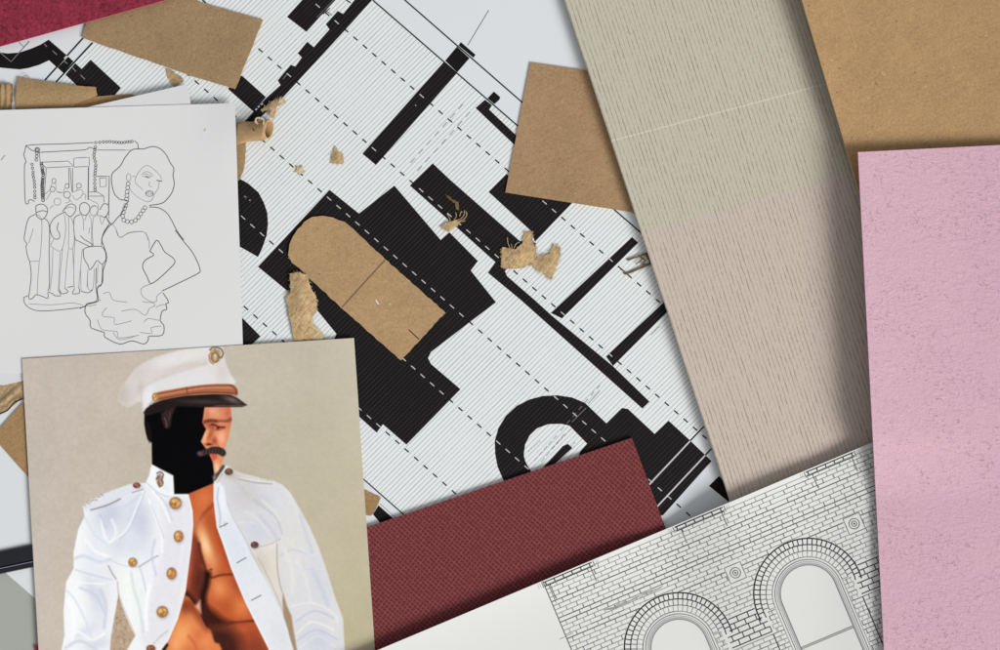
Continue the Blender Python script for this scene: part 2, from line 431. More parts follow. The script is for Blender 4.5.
blk(c2([(125, 540), (95, 470), (82, 400), (80, 330), (100, 260), (140, 195), (200, 140), (270, 105), (340, 87), (420, 83), (500, 95), (570, 125), (685, 235)])+[(622, 408), (628, 409), (654.7, 434), (668.6, 420.7), (690, 440.4), (700, 450), (711.5, 461.2), (663, 515.4), (600, 520), (520, 500)])
hole = c2([(248, 445), (240, 420), (238, 400), (245, 350), (270, 300), (310, 262), (370, 240), (440, 238), (485, 248), (580, 345), (545, 385)])+[(572, 470), (535, 478), (529, 468)]
b.ink(hole, ZP+.09, 'plan_hatch')
b.ink([(543.7, 466.7), (563, 446), (568, 444), (572.3, 448), (556, 463), (548, 470)], ZP+.12, 'plan_ink')
blk([(719, 476), (709, 486), (728, 501.5), (738, 497)], True)
blk([(378.5, 505.4), (395, 520), (386, 530), (373, 514.6)], True)
b.line([(379.5, 503.5), (396, 518)], .6, ZP+.07, 'ink_grey')
for p, q in (((528, 452), (541, 440)), ((534, 461), (558, 434)), ((541, 462), (566, 432)), ((552, 449), (572, 428)), ((561, 458), (576, 441))):
    for k in range(5):
        a, c = k/5, (k+.72)/5
        b.line([(p[0]+(q[0]-p[0])*a, p[1]+(q[1]-p[1])*a), (p[0]+(q[0]-p[0])*c, p[1]+(q[1]-p[1])*c)], .55, ZP+.11, 'ink_grey')
b.line([(572, 422), (586, 408)], .6, ZP+.11, 'ink_grey'); b.line([(588, 404), (600, 391)], .5, ZP+.11, 'ink_grey')
def inblk(p): return any(inside(p, q) for q in INK) and not inside(p, hole)
def dashes(x0, x1, f, per=9.45, dl=4.2, w=1.35):
    x = x0
    while x < x1:
        mid = (x+dl/2, f(x+dl/2)); k = inblk(mid)
        b.line([(x, f(x)), (x+dl, f(x+dl))], w*(.68 if k else 1), ZP+.13, 'ink_white' if k else 'ink')
        x += per
dashes(201.7, 722, lambda x: 48.4+.871*(x-258.4))
dashes(185.3, 704, lambda x: 80.3+.879*(x-194.6))
dashes(241.0, 560, lambda x: 215.7+.882*(x-241))
dashes(244.0, 470, lambda x: 306.3+.886*(x-244))
dashes(306.2, 674, lambda x: 3.7+.868*(x-315.6))
for p, q in (((44.5, 43.8), (46.8, 46.6)), ((52.5, 50.6), (57, 54.6)), ((64, 60.8), (67.4, 63.5)), ((72.3, 67.4), (75.9, 71.3)), ((80.4, 74.8), (85, 79.1))):
    b.line([p, q], 1.0, ZP+.13, 'ink_grey')
b.line([(346, -.5), (350.7, 2.8)], 1.2, ZP+.13, 'ink')
def rule(p, q, w=1.35, cuts=()):
    n = 90; run = []; last = None
    for i in range(n+1):
        t = i/n; x = (p[0]+(q[0]-p[0])*t, p[1]+(q[1]-p[1])*t); k = inblk(x)
        if k != last and run:
            b.line(run+[x], w*(1.15 if last else 1), ZP+.14, 'ink_white' if last else 'ink', seg=50); run = []
        run.append(x); last = k
    if len(run) > 1: b.line(run, w*(1.15 if last else 1), ZP+.14, 'ink_white' if last else 'ink', seg=50)
rule((400, -4.4), (660, 222.4)); rule((366, -6), (662, 251))
rule((92.5, 42.5), (56, 82), 1.5); rule((83, 38), (45, 80), 1.5)
rule((240, 370.5), (420, 529), 1.2)
rule((703.8, 426.5), (648, 486), 1.3); rule((711.5, 448.7), (656, 508), 1.3)
b.line([(0, 52.3), (11, 61.5), (29.4, 41.2)], .8, ZP+.15, 'ink_grey'); b.line([(18, 41), (24, 47)], .6, ZP+.15, 'ink_grey')
b.line([(467.8, 45), (475, 33), (488.8, 10)], .7, ZP+.1, 'ink_grey')
for x, y in ((247.3, 198.4), (245.8, 197), (249, 199.5)): b.line([(x-1.7, y-1), (x+1.7, y+1.2)], 1.5, ZP+.14, 'ink_grey')
for p, q in (((415.5, 105), (415.8, 105.6)), ((255.5, 110), (257, 108.4)), ((258, 107.2), (259.4, 105.8)), ((261, 104.6), (263, 103.2))): b.line([p, q], 1.3, ZP+.15, 'ink_white')
for t in range(7):      # faint broken centre lines
    for (x, y, dx, dy) in ((470, 112, -8, 9), (463, 104, -8, 9), (600, 385, -6, 7)):
        b.line([(x+dx*t, y+dy*t), (x+dx*(t+.55), y+dy*(t+.55))], .6, ZP+.1, 'ink_grey')
for x in (651, 655): b.line([(x, 335-x+651), (x+5, 330-x+651)], .5, ZP+.1, 'ink_grey')
b.line([(323, 14), (330, 8)], .9, ZP+.14, 'ink'); b.line([(332, 15), (324, 9)], .7, ZP+.14, 'ink')
b.line([(317, 17), (336, -3)], .5, ZP+.14, 'ink_grey'); b.line([(283, 79), (287, 74)], .7, ZP+.14, 'ink_grey')
b.build('floor_plan', 'large black and white architectural floor plan with diagonal hatching under everything else', 'drawing')
# ------------------------------------------------------------------ red felt, kraft pieces at top left
red_z = lambda x, y: 3.2-2.6*min(1, max(0, -(y-46+.279*x)/75))**1.2
b = MB(); b.quad([(-60, -80), (215, -90), (172, -2), (-60, 63)], 24, 24, lambda x, y: 5.2-9.5*(max(0, min(1, (46-.279*x-y)/120)))**1.15, .9, 'red', 'red_edge')
b.build('red_felt_sample', 'deep red felt sheet cut off by the top left corner', 'fabric sample', shade=True)
b = MB(); b.poly(wob([(90, 10), (82, 37.5), (165, 66.5), (200, 78.5), (235, 88.8), (263, 19.5), (200, 2), (192, -6), (120, -8)], .35, 9, 3), lambda x, y: 1.7+.4*g(x, y, 240, 80, 40), .7, 'kraft_top', 'kraft_edge')
b.build('kraft_card', 'five sided kraft card offcut tucked under the red felt', 'card', 'kraft card pieces')
b = MB(); b.poly(rough([(165, 68), (171, 70), (181.5, 77), (184, 81), (173.6, 87), (168, 78)], .5, 2, 5), const(.9), .3, 'torn_d', 'torn_d')
b.build('kraft_scrap', 'small brown scrap peeking out below the five sided kraft card', 'scrap', 'torn kraft scraps')
b = MB(); b.poly(rough([(17.7, 77), (30, 79), (52, 82.5), (76, 85.5), (95.5, 86.8), (97, 95), (77, 103), (60, 118), (15, 118), (16, 95)], .35, 4, 6), lambda x, y: 1.0+1.7*g(x, y, 50, 91, 200, 13)-.8*max(0, (x-88)/9), .6, 'kraft_curl', 'kraft_edge', 4)
o = b.build('kraft_strip', 'wide kraft strip curling out above the line drawing sheet', 'card', 'kraft card pieces', shade=True)
b = MB(); b.line(smooth([(22, 77.3), (25, 75.4), (28, 76), (31, 79.6)], 5), .8, 2.4, 'torn_d'); b.build('fibre', parent=o)
b = MB(); b.poly(rough([(72, 102), (97, 96.2), (116, 94.6), (131, 93.6), (140, 97), (75, 116)], .3, 5, 7), const(.9), .4, 'kraft_low', 'kraft_edge')
b.build('kraft_sliver', 'narrow kraft sliver between the wide strip and the plain white sheet', 'scrap', 'torn kraft scraps')
b = MB(); b.poly(rough([(-14, 83), (11.8, 83.5), (13.3, 88), (11, 116), (-14, 116)], .5, 3, 8), lambda x, y: 1.1+2.2*g(x, y, 4, 88, 8, 7)+.7*math.sin(x*1.1), .6, 'kraft_curl', 'kraft_edge', 3)
b.build('kraft_fold', 'crumpled kraft fold at the left edge beside the wide strip', 'scrap', 'torn kraft scraps', shade=True)
# ------------------------------------------------------------------ tube of kraft and bits by the drawing sheet
b = MB(); N_ = 28; rings = []
for t in range(9):
    u = t/8; cx, cy = 233.5+35.5*u, 134.3-5.3*u; rz = 1.9+2.7*u; cz = .6+rz+.2*u; ry = 11.2-1.6*u+.5*math.sin(u*9)
    tilt = (4.6*u**3)
    ro = []; ri = []
    for k in range(N_):
        a = 2*math.pi*k/N_; wv = 1+.05*math.sin(3*a+u*5)
        ro.append(b.vert(cx-tilt*math.sin(a)+.1*ry*math.cos(a), cy-ry*wv*math.cos(a), cz+rz*math.sin(a)))
        ri.append(b.vert(cx-tilt*math.sin(a)*.86+.1*ry*math.cos(a), cy-ry*.84*wv*math.cos(a), cz+rz*.84*math.sin(a)))
    rings.append((ro, ri))
for t in range(8):
    for k in range(N_):
        j = (k+1) % N_; (o0, i0), (o1, i1) = rings[t], rings[t+1]
        b.face((o0[k], o1[k], o1[j], o0[j]), 'kraft_arch'); b.face((i0[k], i0[j], i1[j], i1[k]), 'kraft_low')
for (ro, ri), rv in ((rings[8], 0), (rings[0], 1)):
    for k in range(N_):
        j = (k+1) % N_; q = (ro[k], ri[k], ri[j], ro[j]); b.face(q[::-1] if rv else q, 'kraft_edge')
tube = b.build('kraft_tube', 'short rolled kraft tube poking out from under the line drawing', 'tube', shade=True)
b = MB(); b.line(smooth([(258, 124), (255.5, 121), (257, 118), (261, 118), (264, 120.5), (263.5, 124), (266, 127)], 5), 1.6, lambda x, y: 9.2, 'torn_l'); b.build('paper_curl', parent=tube)
b = MB(); b.line([(252.6, 127.5), (254.3, 131)], 1.0, lambda x, y: 8.9, 'kraft_cut'); b.build('nick', parent=tube)
b = MB(); b.poly(rough([(226, 140), (246, 142), (245.5, 157), (243.5, 172), (239, 180), (226, 180)], .5, 3, 9), lambda x, y: .9+.8*g(x, y, 240, 150, 14), .3, 'kraft_curl', 'torn')
b.build('kraft_tab', 'narrow kraft tab below the rolled tube beside the drawing sheet', 'scrap', 'torn kraft scraps')
b = MB(); b.poly(rough([(261, 110.5), (268, 104), (280, 97.5), (285.5, 101), (283.5, 104.5), (277, 106), (276, 112), (273.5, 118.5), (268.5, 115), (272, 109), (266, 110)], .7, 1.6, 11), lambda x, y: 1.3+1.6*g(x, y, 272, 108, 8), .25, 'torn_d', 'torn', 2.5)
o = b.build('kraft_shred', 'ragged shredded scrap of card lying above the rolled tube', 'scrap', 'torn kraft scraps', shade=True)
fringe([(261, 110.5), (268, 104), (280, 97.5), (285.5, 101), (283.5, 104.5), (277, 106), (276, 112), (273.5, 118.5), (268.5, 115), (272, 109), (266, 110)], 1.6, 'torn_l', o, 90, 3.2, seed=47)
b = MB(); b.poly(rough([(280, 97.6), (285.6, 101), (283, 105), (278, 102.5)], .5, 1.3, 12), const(2.2), .2, 'torn_l', 'torn_l', 2.5); b.build('torn_tip', parent=o)
# ------------------------------------------------------------------ pieces at lower left
b = MB(); b.poly(wob([(46, 392), (30, 396), (-8, 436), (0, 445), (32, 481), (46, 482)], .3, 8, 4), const(1.3), .6, 'kraft_low', 'kraft_edge')
b.build('kraft_card', 'dark kraft corner showing left of the photo print', 'card', 'kraft card pieces')
b = MB(); b.poly(rough([(-12, 384), (34, 372), (34, 392), (22, 399), (10, 408), (0, 414.5), (-12, 417)], .7, 2.2, 14), lambda x, y: 1.05+.9*max(0, math.sin((x*.9+y)*.33))*min(1, max(0, (y-384)/8))+.5*g(x, y, 12, 398, 9), .35, 'torn_d', 'torn', 2.5)
o = b.build('kraft_shred', 'crumpled torn kraft piece between the drawing sheets and the dark kraft corner', 'scrap', 'torn kraft scraps', shade=True)
fringe([(34, 392), (22, 399), (10, 408), (0, 414.5), (-12, 417)], 1.9, 'torn_l', o, 50, 2.2, seed=48, name='torn_fibre')
b = MB(); b.line(smooth([(24, 398), (14, 403), (7, 410.5), (-6, 416)], 5), 1.6, lambda x, y: 3.3, 'kraft_cut'); b.build('torn_edge', parent=o)
bar = bpy.data.objects.new('drafting_bar', None); COL.objects.link(bar); bar.location = W(0, 562, .5)
bar['label'] = 'glossy black bar running under the left edge of the photo print'; bar['category'] = 'ruler'
def bar_strip(o0, o1, z0, z1, key, name):
    bb = MB(); prof = []
    n = 10
    for k in range(n+1):
        a = math.pi*k/n; prof.append((o0+(o1-o0)*(.5-.5*math.cos(a)), z0+(z1-z0)*min(1, math.sin(a)*1.6)))
    R = []
    for (X, Y) in ((-80, 567.8), (120, 526)):
        R.append([bb.vert(X, Y+q, zz) for q, zz in prof])
    for k in range(n): bb.face((R[0][k], R[0][k+1], R[1][k+1], R[1][k]), key)
    for r, rv in ((R[0], 1), (R[1], 0)): bb.face(r[::-1] if rv else r, key)
    bb.face((R[0][0], R[1][0], R[1][n], R[0][n]), key)
    return bb.build(name, parent=bar)
bar_strip(.2-.5, 17, .5, 2.2, 'gloss_black', 'barrel'); bar_strip(17, 18.2, .5, 2.0, 'gloss_line', 'highlight_strip'); bar_strip(18.2, 23.2, .5, 2.1, 'gloss_black', 'lower_rail')
b = MB(); b.quad([(34, 646), (58, 640), (70, 690), (44, 696)], 3, 3, const(1.0), .8, 'red', 'red_edge')
b.build('red_swatch', 'tiny red corner at the bottom edge beside the photo print', 'fabric sample')
# ------------------------------------------------------------------ white sheets
lift = lambda x, y: 1.7+2.2*min(1, max(0, (370-y)/260))+1.4*g(x, y, 240, 132, 30, 36)+.16*math.sin(x*.021+y*.013)+.12*math.sin(y*.034-x*.009)
b = MB(); b.quad([(-260, 187.2), (187, 84), (236, 331), (-230, 440)], 40, 40, lambda x, y: lift(x, y)-.45, .12, 'under_paper', 'paper_edge')
b.build('paper_sheet', 'plain white sheet turned askew beneath the line drawing', 'paper', shade=True)
b = MB(); b.quad([(-150, 114.4), (235, 103), (243.4, 362), (-150, 382)], 44, 30, lift, .12, 'white_paper', 'paper_edge', None)
zl = lambda x, y: lift(x, y)+.05
def dr(pts, w=.72, key='pencil', sm=True, closed=False): b.line(smooth(pts, 3, closed) if sm else pts, w, zl, key, closed, 5)
A = lambda p: K(20, 140, 7.22, p); B = lambda p: K(15, 195, 5.418, p); Cc = lambda p: K(100, 140, 6.5, p); D = lambda p: K(80, 230, 5.415, p)
def circ(c, rx, ry=None, n=12): return [(c[0]+rx*math.cos(2*math.pi*k/n), c[1]+(ry or rx)*math.sin(2*math.pi*k/n)) for k in range(n)]
def chain(fn, path, r, step, w=.7, key='pencil'):
    P = smooth(path, 8); acc = 0; last = P[0]; jit = random.Random(3)
    for p in P:
        d = math.hypot(p[0]-last[0], p[1]-last[1]); acc += d; last = p
        if acc >= step or p is P[0]:
            acc = 0; b.line(fn(circ((p[0]+jit.uniform(-1.5, 1.5), p[1]+jit.uniform(-1, 1)), r)), w, zl, key, True, 5)
for q in ([(42, 40), (35, 80), (28, 110), (45, 160), (33, 180), (33, 330), (38, 440), (48, 462), (62, 455), (62, 435), (85, 432), (105, 445)], [(42, 40), (130, 32), (300, 28), (530, 18)],
          [(42, 40), (80, 70), (110, 82), (140, 88), (300, 80), (470, 70), (500, 52), (530, 62), (545, 68)]): dr(A(q))
for q in ([(140, 88), (146, 160)], [(555, 72), (760, 72)], [(150, 160), (350, 152), (388, 190), (185, 200), (150, 160)], [(190, 205), (180, 340), (175, 430)], [(352, 200), (355, 345)], [(362, 200), (375, 370)],
          [(388, 190), (390, 130), (500, 125), (500, 190), (390, 195)], [(380, 200), (380, 375)], [(500, 375), (560, 375), (605, 405), (605, 450)], [(500, 405), (600, 405)], [(575, 275), (625, 275), (622, 335), (578, 338), (575, 275)]): dr(A(q), .55, 'pencil', False)
dr(A([(495, 195), (492, 430)]), 1.0, 'pencil', False); dr(A([(555, 262), (645, 262), (640, 545)]), .75, 'pencil', False)
chain(A, [(125, 70), (122, 105), (118, 158)], 10, 22); b.line(A(circ((125, 70), 17)), .7, zl, 'pencil', True)
chain(A, [(88, 175), (95, 240), (105, 330), (108, 425)], 8.5, 19); chain(A, [(155, 170), (166, 250), (160, 340), (166, 435)], 10, 11, .8)
chain(A, [(548, 18), (640, 12), (725, 18), (780, 13), (822, 10)], 8.5, 17); chain(A, [(545, 50), (535, 115), (546, 180), (540, 260), (541, 360)], 9, 17)
dr(Cc([(225, 5), (245, 25), (250, 60)])); dr(Cc([(0, 65), (210, 66)]), .5, 'pencil_l')
for c, rx, ry in (((245, 295), 14, 18), ((340, 332), 14, 18), ((425, 330), 18, 18), ((235, 355), 17, 19), ((340, 395), 24, 24)): dr(A(circ(c, rx, ry)), .55, 'pencil', True, True)
dr(A(circ((270, 445), 25, 25)), .5, 'pencil_l', True, True)
for q in ([(230, 312), (215, 360), (180, 390)], [(258, 312), (265, 370), (300, 375)], [(322, 345), (310, 380), (270, 378)], [(190, 430), (215, 390), (222, 372)], [(375, 380), (410, 365), (445, 360), (455, 385), (430, 420), (400, 430), (380, 400)], [(450, 390), (475, 395), (470, 430)], [(415, 348), (408, 365)], [(350, 420), (375, 450)],
          [(495, 425), (520, 440), (555, 455), (565, 475), (555, 530), (520, 545), (505, 510), (525, 480), (552, 478)], [(345, 415), (360, 440), (330, 455)], [(240, 470), (215, 495)]): dr(A(q), .5, 'pencil_l')
for q in ([(115, 475), (150, 462), (185, 475), (200, 510), (180, 560), (150, 572), (120, 545), (115, 500), (115, 475)], [(115, 525), (160, 510), (195, 517)]): dr(A(q))
for q in ([(110, 105), (80, 120), (65, 150), (55, 200), (50, 240), (65, 265), (60, 280), (68, 330), (80, 360)], [(155, 125), (180, 145), (188, 200), (185, 300), (187, 480), (178, 520)], [(80, 360), (88, 430), (82, 500), (75, 560), (95, 560), (115, 540), (150, 550), (178, 560), (178, 530)],
          [(258, 90), (280, 60), (305, 48), (328, 60), (328, 85), (305, 115), (285, 110), (270, 90)], [(270, 92), (225, 115), (195, 150), (190, 190), (210, 235), (240, 235), (240, 205), (228, 185), (235, 150)], [(350, 75), (355, 50), (378, 40), (400, 55), (405, 80), (390, 105), (372, 110), (355, 95), (350, 75)],
          [(355, 105), (325, 120), (318, 160), (325, 235), (345, 250), (385, 270), (410, 280), (415, 265), (375, 240), (355, 220)], [(460, 80), (480, 48), (505, 55), (505, 95), (485, 120), (462, 110)], [(370, 300), (385, 285), (430, 278), (470, 280), (490, 310), (492, 350), (470, 375), (445, 355), (425, 385), (405, 405), (395, 380), (375, 345), (370, 300)],
          [(48, 555), (50, 580), (75, 610), (130, 628), (250, 622), (380, 605), (385, 590), (440, 575), (445, 540)], [(515, 150), (480, 205), (470, 250), (470, 275)], [(178, 525), (205, 535), (215, 545), (248, 545), (235, 515)], [(240, 510), (255, 535), (288, 525), (270, 505)], [(285, 500), (318, 495)], [(322, 510), (312, 535), (350, 530), (345, 500)], [(358, 520), (395, 530), (420, 515)], [(440, 395), (438, 500), (445, 540)], [(475, 375), (470, 480), (455, 495), (445, 510)], [(48, 555), (70, 545)]): dr(B(q), .68)
for q in ([(80, 360), (130, 358)], [(110, 105), (145, 135), (140, 300), (132, 358)], [(132, 360), (125, 440), (120, 540)], [(100, 180), (90, 215), (75, 260)], [(258, 85), (290, 65), (325, 72)], [(210, 240), (195, 270), (205, 285), (245, 305), (262, 270), (275, 190), (270, 120), (265, 100)], [(290, 115), (292, 200), (290, 280), (310, 290), (322, 240), (315, 150), (300, 120)],
          [(205, 290), (200, 430), (190, 520)], [(235, 515), (245, 310)], [(258, 290), (245, 430), (240, 510)], [(270, 505), (278, 400), (290, 290)], [(312, 290), (318, 400), (320, 490)], [(360, 105), (375, 140), (390, 105)], [(400, 105), (415, 150), (415, 250), (425, 275)], [(325, 240), (318, 400), (322, 510)], [(345, 500), (355, 400), (365, 290)], [(355, 400), (358, 520)], [(390, 500), (395, 405)],
          [(410, 70), (430, 55), (450, 75), (445, 110)], [(425, 120), (455, 110), (470, 160), (490, 120), (515, 150)], [(425, 120), (418, 200), (425, 275)], [(395, 405), (395, 500), (415, 515), (425, 490), (430, 400)], [(450, 375), (445, 480)], [(75, 590), (200, 595), (300, 585), (350, 592), (370, 600)], [(405, 175), (400, 210)], [(370, 140), (372, 190)], [(505, 45), (510, 130)]): dr(B(q), .5, 'pencil_l')
for q in ([(285, 58), (340, 42), (390, 55), (430, 95), (455, 145), (480, 185), (475, 230), (483, 285), (468, 340), (435, 385), (400, 412), (320, 425)], [(285, 58), (240, 58), (205, 65), (165, 110), (130, 170), (85, 210), (75, 240), (78, 290), (95, 350), (130, 385), (165, 390), (185, 400)], [(320, 435), (380, 440), (430, 470), (465, 520), (500, 590), (545, 650)], [(185, 400), (165, 425), (145, 470), (110, 510), (78, 545), (55, 530), (40, 495)], [(78, 545), (50, 570), (20, 620), (10, 650)]): dr(Cc(q), .8)
for q in ([(235, 235), (262, 195), (300, 165), (345, 185), (390, 230), (400, 255)], [(235, 235), (228, 265), (240, 290), (265, 310), (275, 325)], [(190, 310), (215, 345), (260, 380), (310, 402), (340, 385), (355, 350), (380, 310), (385, 270)], [(210, 235), (235, 238)], [(270, 225), (300, 205), (330, 215), (345, 235)], [(275, 232), (305, 245), (332, 240)], [(285, 222), (310, 222), (335, 238)], [(325, 270), (318, 295), (340, 305)], [(300, 345), (322, 338), (345, 350)], [(300, 350), (322, 352), (343, 352)], [(190, 330), (185, 400)], [(78, 540), (105, 580), (130, 635), (180, 605), (230, 595), (285, 597), (305, 625), (312, 650)]): dr(Cc(q), .5, 'pencil_l')
dr(Cc(circ((322, 348), 25, 18)), .55, 'pencil', True, True); dr(Cc([(368, 262), (405, 268)]), .9); dr(Cc([(295, 235), (318, 240)]), .8); dr(Cc(circ((186, 243), 15, 24)), .55, 'pencil_l', True, True)
for c in ((183, 285), (180, 310), (176, 335), (175, 360), (172, 385), (168, 425), (160, 445), (152, 470), (148, 495), (155, 520), (178, 530), (205, 532), (230, 522), (250, 502), (265, 480), (280, 458), (292, 440)): dr(Cc(circ(c, 12.5)), .55, 'pencil_l' if c[1] < 400 and c[1] > 600 else 'pencil', True, True)
for q in ([(515, 0), (560, 60), (605, 115), (635, 170), (650, 215), (640, 235), (560, 275), (445, 330)], [(378, 115), (400, 75), (418, 55), (440, 85), (460, 120), (515, 165), (480, 215), (390, 290), (365, 255), (340, 205), (345, 175), (365, 155), (400, 135), (378, 115)], [(135, 0), (118, 50), (130, 90), (145, 150), (125, 220), (122, 285), (95, 310), (95, 345), (98, 385), (50, 400), (30, 410), (0, 425)],
          [(30, 410), (28, 450), (55, 490), (60, 530), (130, 555), (135, 580), (215, 618), (280, 600), (345, 618), (370, 595), (375, 575), (445, 570), (455, 520), (435, 490), (445, 440), (470, 430), (465, 400), (480, 390), (450, 340)]): dr(D(q), .82)
for q in ([(195, 0), (215, 40), (270, 15), (345, 10), (365, 35), (375, 65), (375, 100)], [(390, 290), (340, 310), (330, 335), (345, 365), (390, 390), (415, 385), (415, 360), (445, 335)], [(125, 345), (160, 338), (180, 380), (255, 390)], [(45, 412), (90, 405)], [(145, 420), (122, 450), (130, 470), (185, 475), (190, 512), (280, 492)], [(225, 440), (300, 430), (350, 462), (370, 440), (375, 425), (405, 410), (395, 395), (340, 390)], [(345, 500), (370, 480), (430, 490)],
          [(95, 485), (120, 540), (200, 550), (210, 585), (320, 570)], [(180, 555), (215, 595), (300, 575)], [(325, 555), (390, 560), (385, 530), (440, 520)], [(98, 385), (115, 378)], [(410, 420), (440, 405), (470, 405)]): dr(D(q), .55, 'pencil_l')
for p, q in (((204, 131), (205.5, 128.5)), ((1, 160), (5, 155))): b.line([p, q], .8, zl, 'pencil_l')
b.build('line_drawing', 'white sheet with outline drawing of a woman in ruffled dress beside standing men', 'drawing', shade=True)
# ------------------------------------------------------------------ colour print of a man in uniform
QC = [(22, 359), (354, 338), (379.6, 720), (42.5, 720)]
NU, NV = 560, 600
uu, vv = np.meshgrid(np.linspace(0, 1, NU+1), np.linspace(0, 1, NV+1))
PX = (1-uu)*(1-vv)*QC[0][0]+uu*(1-vv)*QC[1][0]+uu*vv*QC[2][0]+(1-uu)*vv*QC[3][0]
PY = (1-uu)*(1-vv)*QC[0][1]+uu*(1-vv)*QC[1][1]+uu*vv*QC[2][1]+(1-uu)*vv*QC[3][1]
shape = PX.shape; X = PX.ravel(); Y = PY.ravel()
rng = np.random.default_rng(5)
def vnoise(cell, seed):
    r = np.random.default_rng(seed); n = int(420/cell)+6
    G = r.random((n, n)); a = (X-10)/cell; c = (Y-330)/cell
    i = a.astype(int); j = c.astype(int); fa = a-i; fc = c-j; fa = fa*fa*(3-2*fa); fc = fc*fc*(3-2*fc)
    return G[j, i]*(1-fa)*(1-fc)+G[j, i+1]*fa*(1-fc)+G[j+1, i]*(1-fa)*fc+G[j+1, i+1]*fa*fc
nz = [vnoise(c, 10+i) for i, c in enumerate((60, 20, 7, 2.6, 1.3))]
IMG = np.zeros((X.size, 3))
t = np.clip((X-30)/330, 0, 1)[:, None]; ty = np.clip((Y-340)/310, 0, 1)[:, None]
IMG[:] = (1-t)*np.array([201, 190, 178])+t*np.array([199, 191, 172])
IMG += ty*t*np.array([-8, -10, -22])+(1-ty)*(1-t)*np.array([-4, -5, -4])
IMG += ((nz[0]-.5)*9+(nz[1]-.5)*4+(nz[2]-.5)*2.5+(nz[3]-.5)*3.5*(1.2-t[:, 0]))[:, None]
def cover(pts, soft):
    P = np.array(pts); lo = P.min(0)-soft*2-1; hi = P.max(0)+soft*2+1
    idx = np.nonzero((X > lo[0]) & (X < hi[0]) & (Y > lo[1]) & (Y < hi[1]))[0]
    x, y = X[idx], Y[idx]; d = np.full(x.size, 1e9); ins = np.zeros(x.size, bool)
    for k in range(len(P)):
        ax, ay = P[k-1]; bx, by = P[k]; ex, ey = bx-ax, by-ay
        tt = np.clip(((x-ax)*ex+(y-ay)*ey)/max(ex*ex+ey*ey, 1e-9), 0, 1)
        d = np.minimum(d, np.hypot(x-ax-tt*ex, y-ay-tt*ey))
        cnd = (ay > y) != (by > y)
        if ey != 0: ins ^= cnd & (x < ex*(y-ay)/ey+ax)
    sd = np.where(ins, d, -d)
    return idx, np.clip(sd/soft*.5+.5, 0, 1)
def put(idx, a, col, al=1.0):
    a = (a*al)[:, None]; IMG[idx] = IMG[idx]*(1-a)+np.array(col, float)*a
CLIP = [None]
def fill(pts, col, soft=.7, al=1.0, sm=3):
    if sm: pts = smooth(pts, sm, True)
    idx, a = cover(pts, soft); 
    if CLIP[0] is not None: a = a*CLIP[0][idx]
    put(idx, a, col, al)
def mask(pts, soft=.7, sm=3):
    m = np.zeros(X.size); idx, a = cover(smooth(pts, sm, True) if sm else pts, soft); m[idx] = a; return m
def blob(cx, cy, rx, ry, col, al=1.0, ang=0.0, p=1.0):
    c, s_ = math.cos(math.radians(ang)), math.sin(math.radians(ang)); R = max(rx, ry)*2.2
    idx = np.nonzero((abs(X-cx) < R) & (abs(Y-cy) < R))[0]
    dx, dy = X[idx]-cx, Y[idx]-cy
    q = ((dx*c+dy*s_)/rx)**2+((-dx*s_+dy*c)/ry)**2
    a = np.exp(-q**p)
    if CLIP[0] is not None: a = a*CLIP[0][idx]
    put(idx, a, col, al)
def stroke(pts, w, col, soft=.8, al=1.0, sm=4, taper=False):
    P = np.array(smooth(pts, sm) if sm else pts); lo = P.min(0)-w-soft*2; hi = P.max(0)+w+soft*2
    idx = np.nonzero((X > lo[0]) & (X < hi[0]) & (Y > lo[1]) & (Y < hi[1]))[0]
    x, y = X[idx], Y[idx]; d = np.full(x.size, 1e9)
    for k in range(1, len(P)):
        ax, ay = P[k-1]; ex, ey = P[k]-P[k-1]
        tt = np.clip(((x-ax)*ex+(y-ay)*ey)/max(ex*ex+ey*ey, 1e-9), 0, 1)
        ww = 0
        if taper: ww = w/2*abs(2*((k-1+tt)/(len(P)-1))-1)
        d = np.minimum(d, np.hypot(x-ax-tt*ex, y-ay-tt*ey)+ww)
    a = np.clip((w/2-d)/soft+.5, 0, 1)
    if CLIP[0] is not None: a = a*CLIP[0][idx]
    put(idx, a, col, al)
k1 = lambda p: K(110, 335, 6.667, p); k2 = lambda p: K(130, 390, 5.908, p); k3 = lambda p: K(190, 395, 8.12, p)
k4 = lambda p: K(60, 460, 6.5, p); k5 = lambda p: K(50, 550, 6.5, p); k6 = lambda p: K(160, 470, 6.5, p); k7 = lambda p: K(150, 550, 6.5, p)
k8 = lambda p: K(220, 450, 6.25, p); k9 = lambda p: K(230, 550, 6.5, p)
# chest
front_l = [(188.5, 494.6), (192.3, 510.8), (193, 524.6), (192.3, 538), (190.8, 550), (185.4, 591.5), (177.7, 619), (168.5, 641), (160, 655), (150, 690)]
lap_in = k6([(350, 90), (350, 200), (370, 370), (410, 480), (465, 645)])+k7([(545, 160), (620, 340), (770, 640)])+[(285, 690)]
skin = [(187.6, 494), (213, 483)]+lap_in+[(150, 692)]+front_l[::-1]
SK = mask(skin, .8, 0)
CLIP[0] = SK
put(np.arange(X.size), SK, (190, 86, 46))
blob(205, 500, 14, 16, (222, 124, 72), .9); blob(209, 520, 5, 20, (170, 76, 42), .45, 8)
stroke([(214, 504), (204, 514), (197, 525), (195.5, 534)], 3.2, (150, 64, 36), 3, .7)
blob(205, 545, 7.5, 25, (238, 160, 106), .95, -17); blob(206, 547, 4.6, 17, (252, 212, 164), .9, -17); blob(211, 562, 9, 9, (232, 150, 98), .6)
stroke([(216.5, 520), (219, 535), (224, 550), (232, 572)], 5, (176, 74, 42), 5, .8)
lp = k7([(262, -60), (306, -80), (330, 20), (362, 140), (342, 260), (290, 362), (215, 330)])
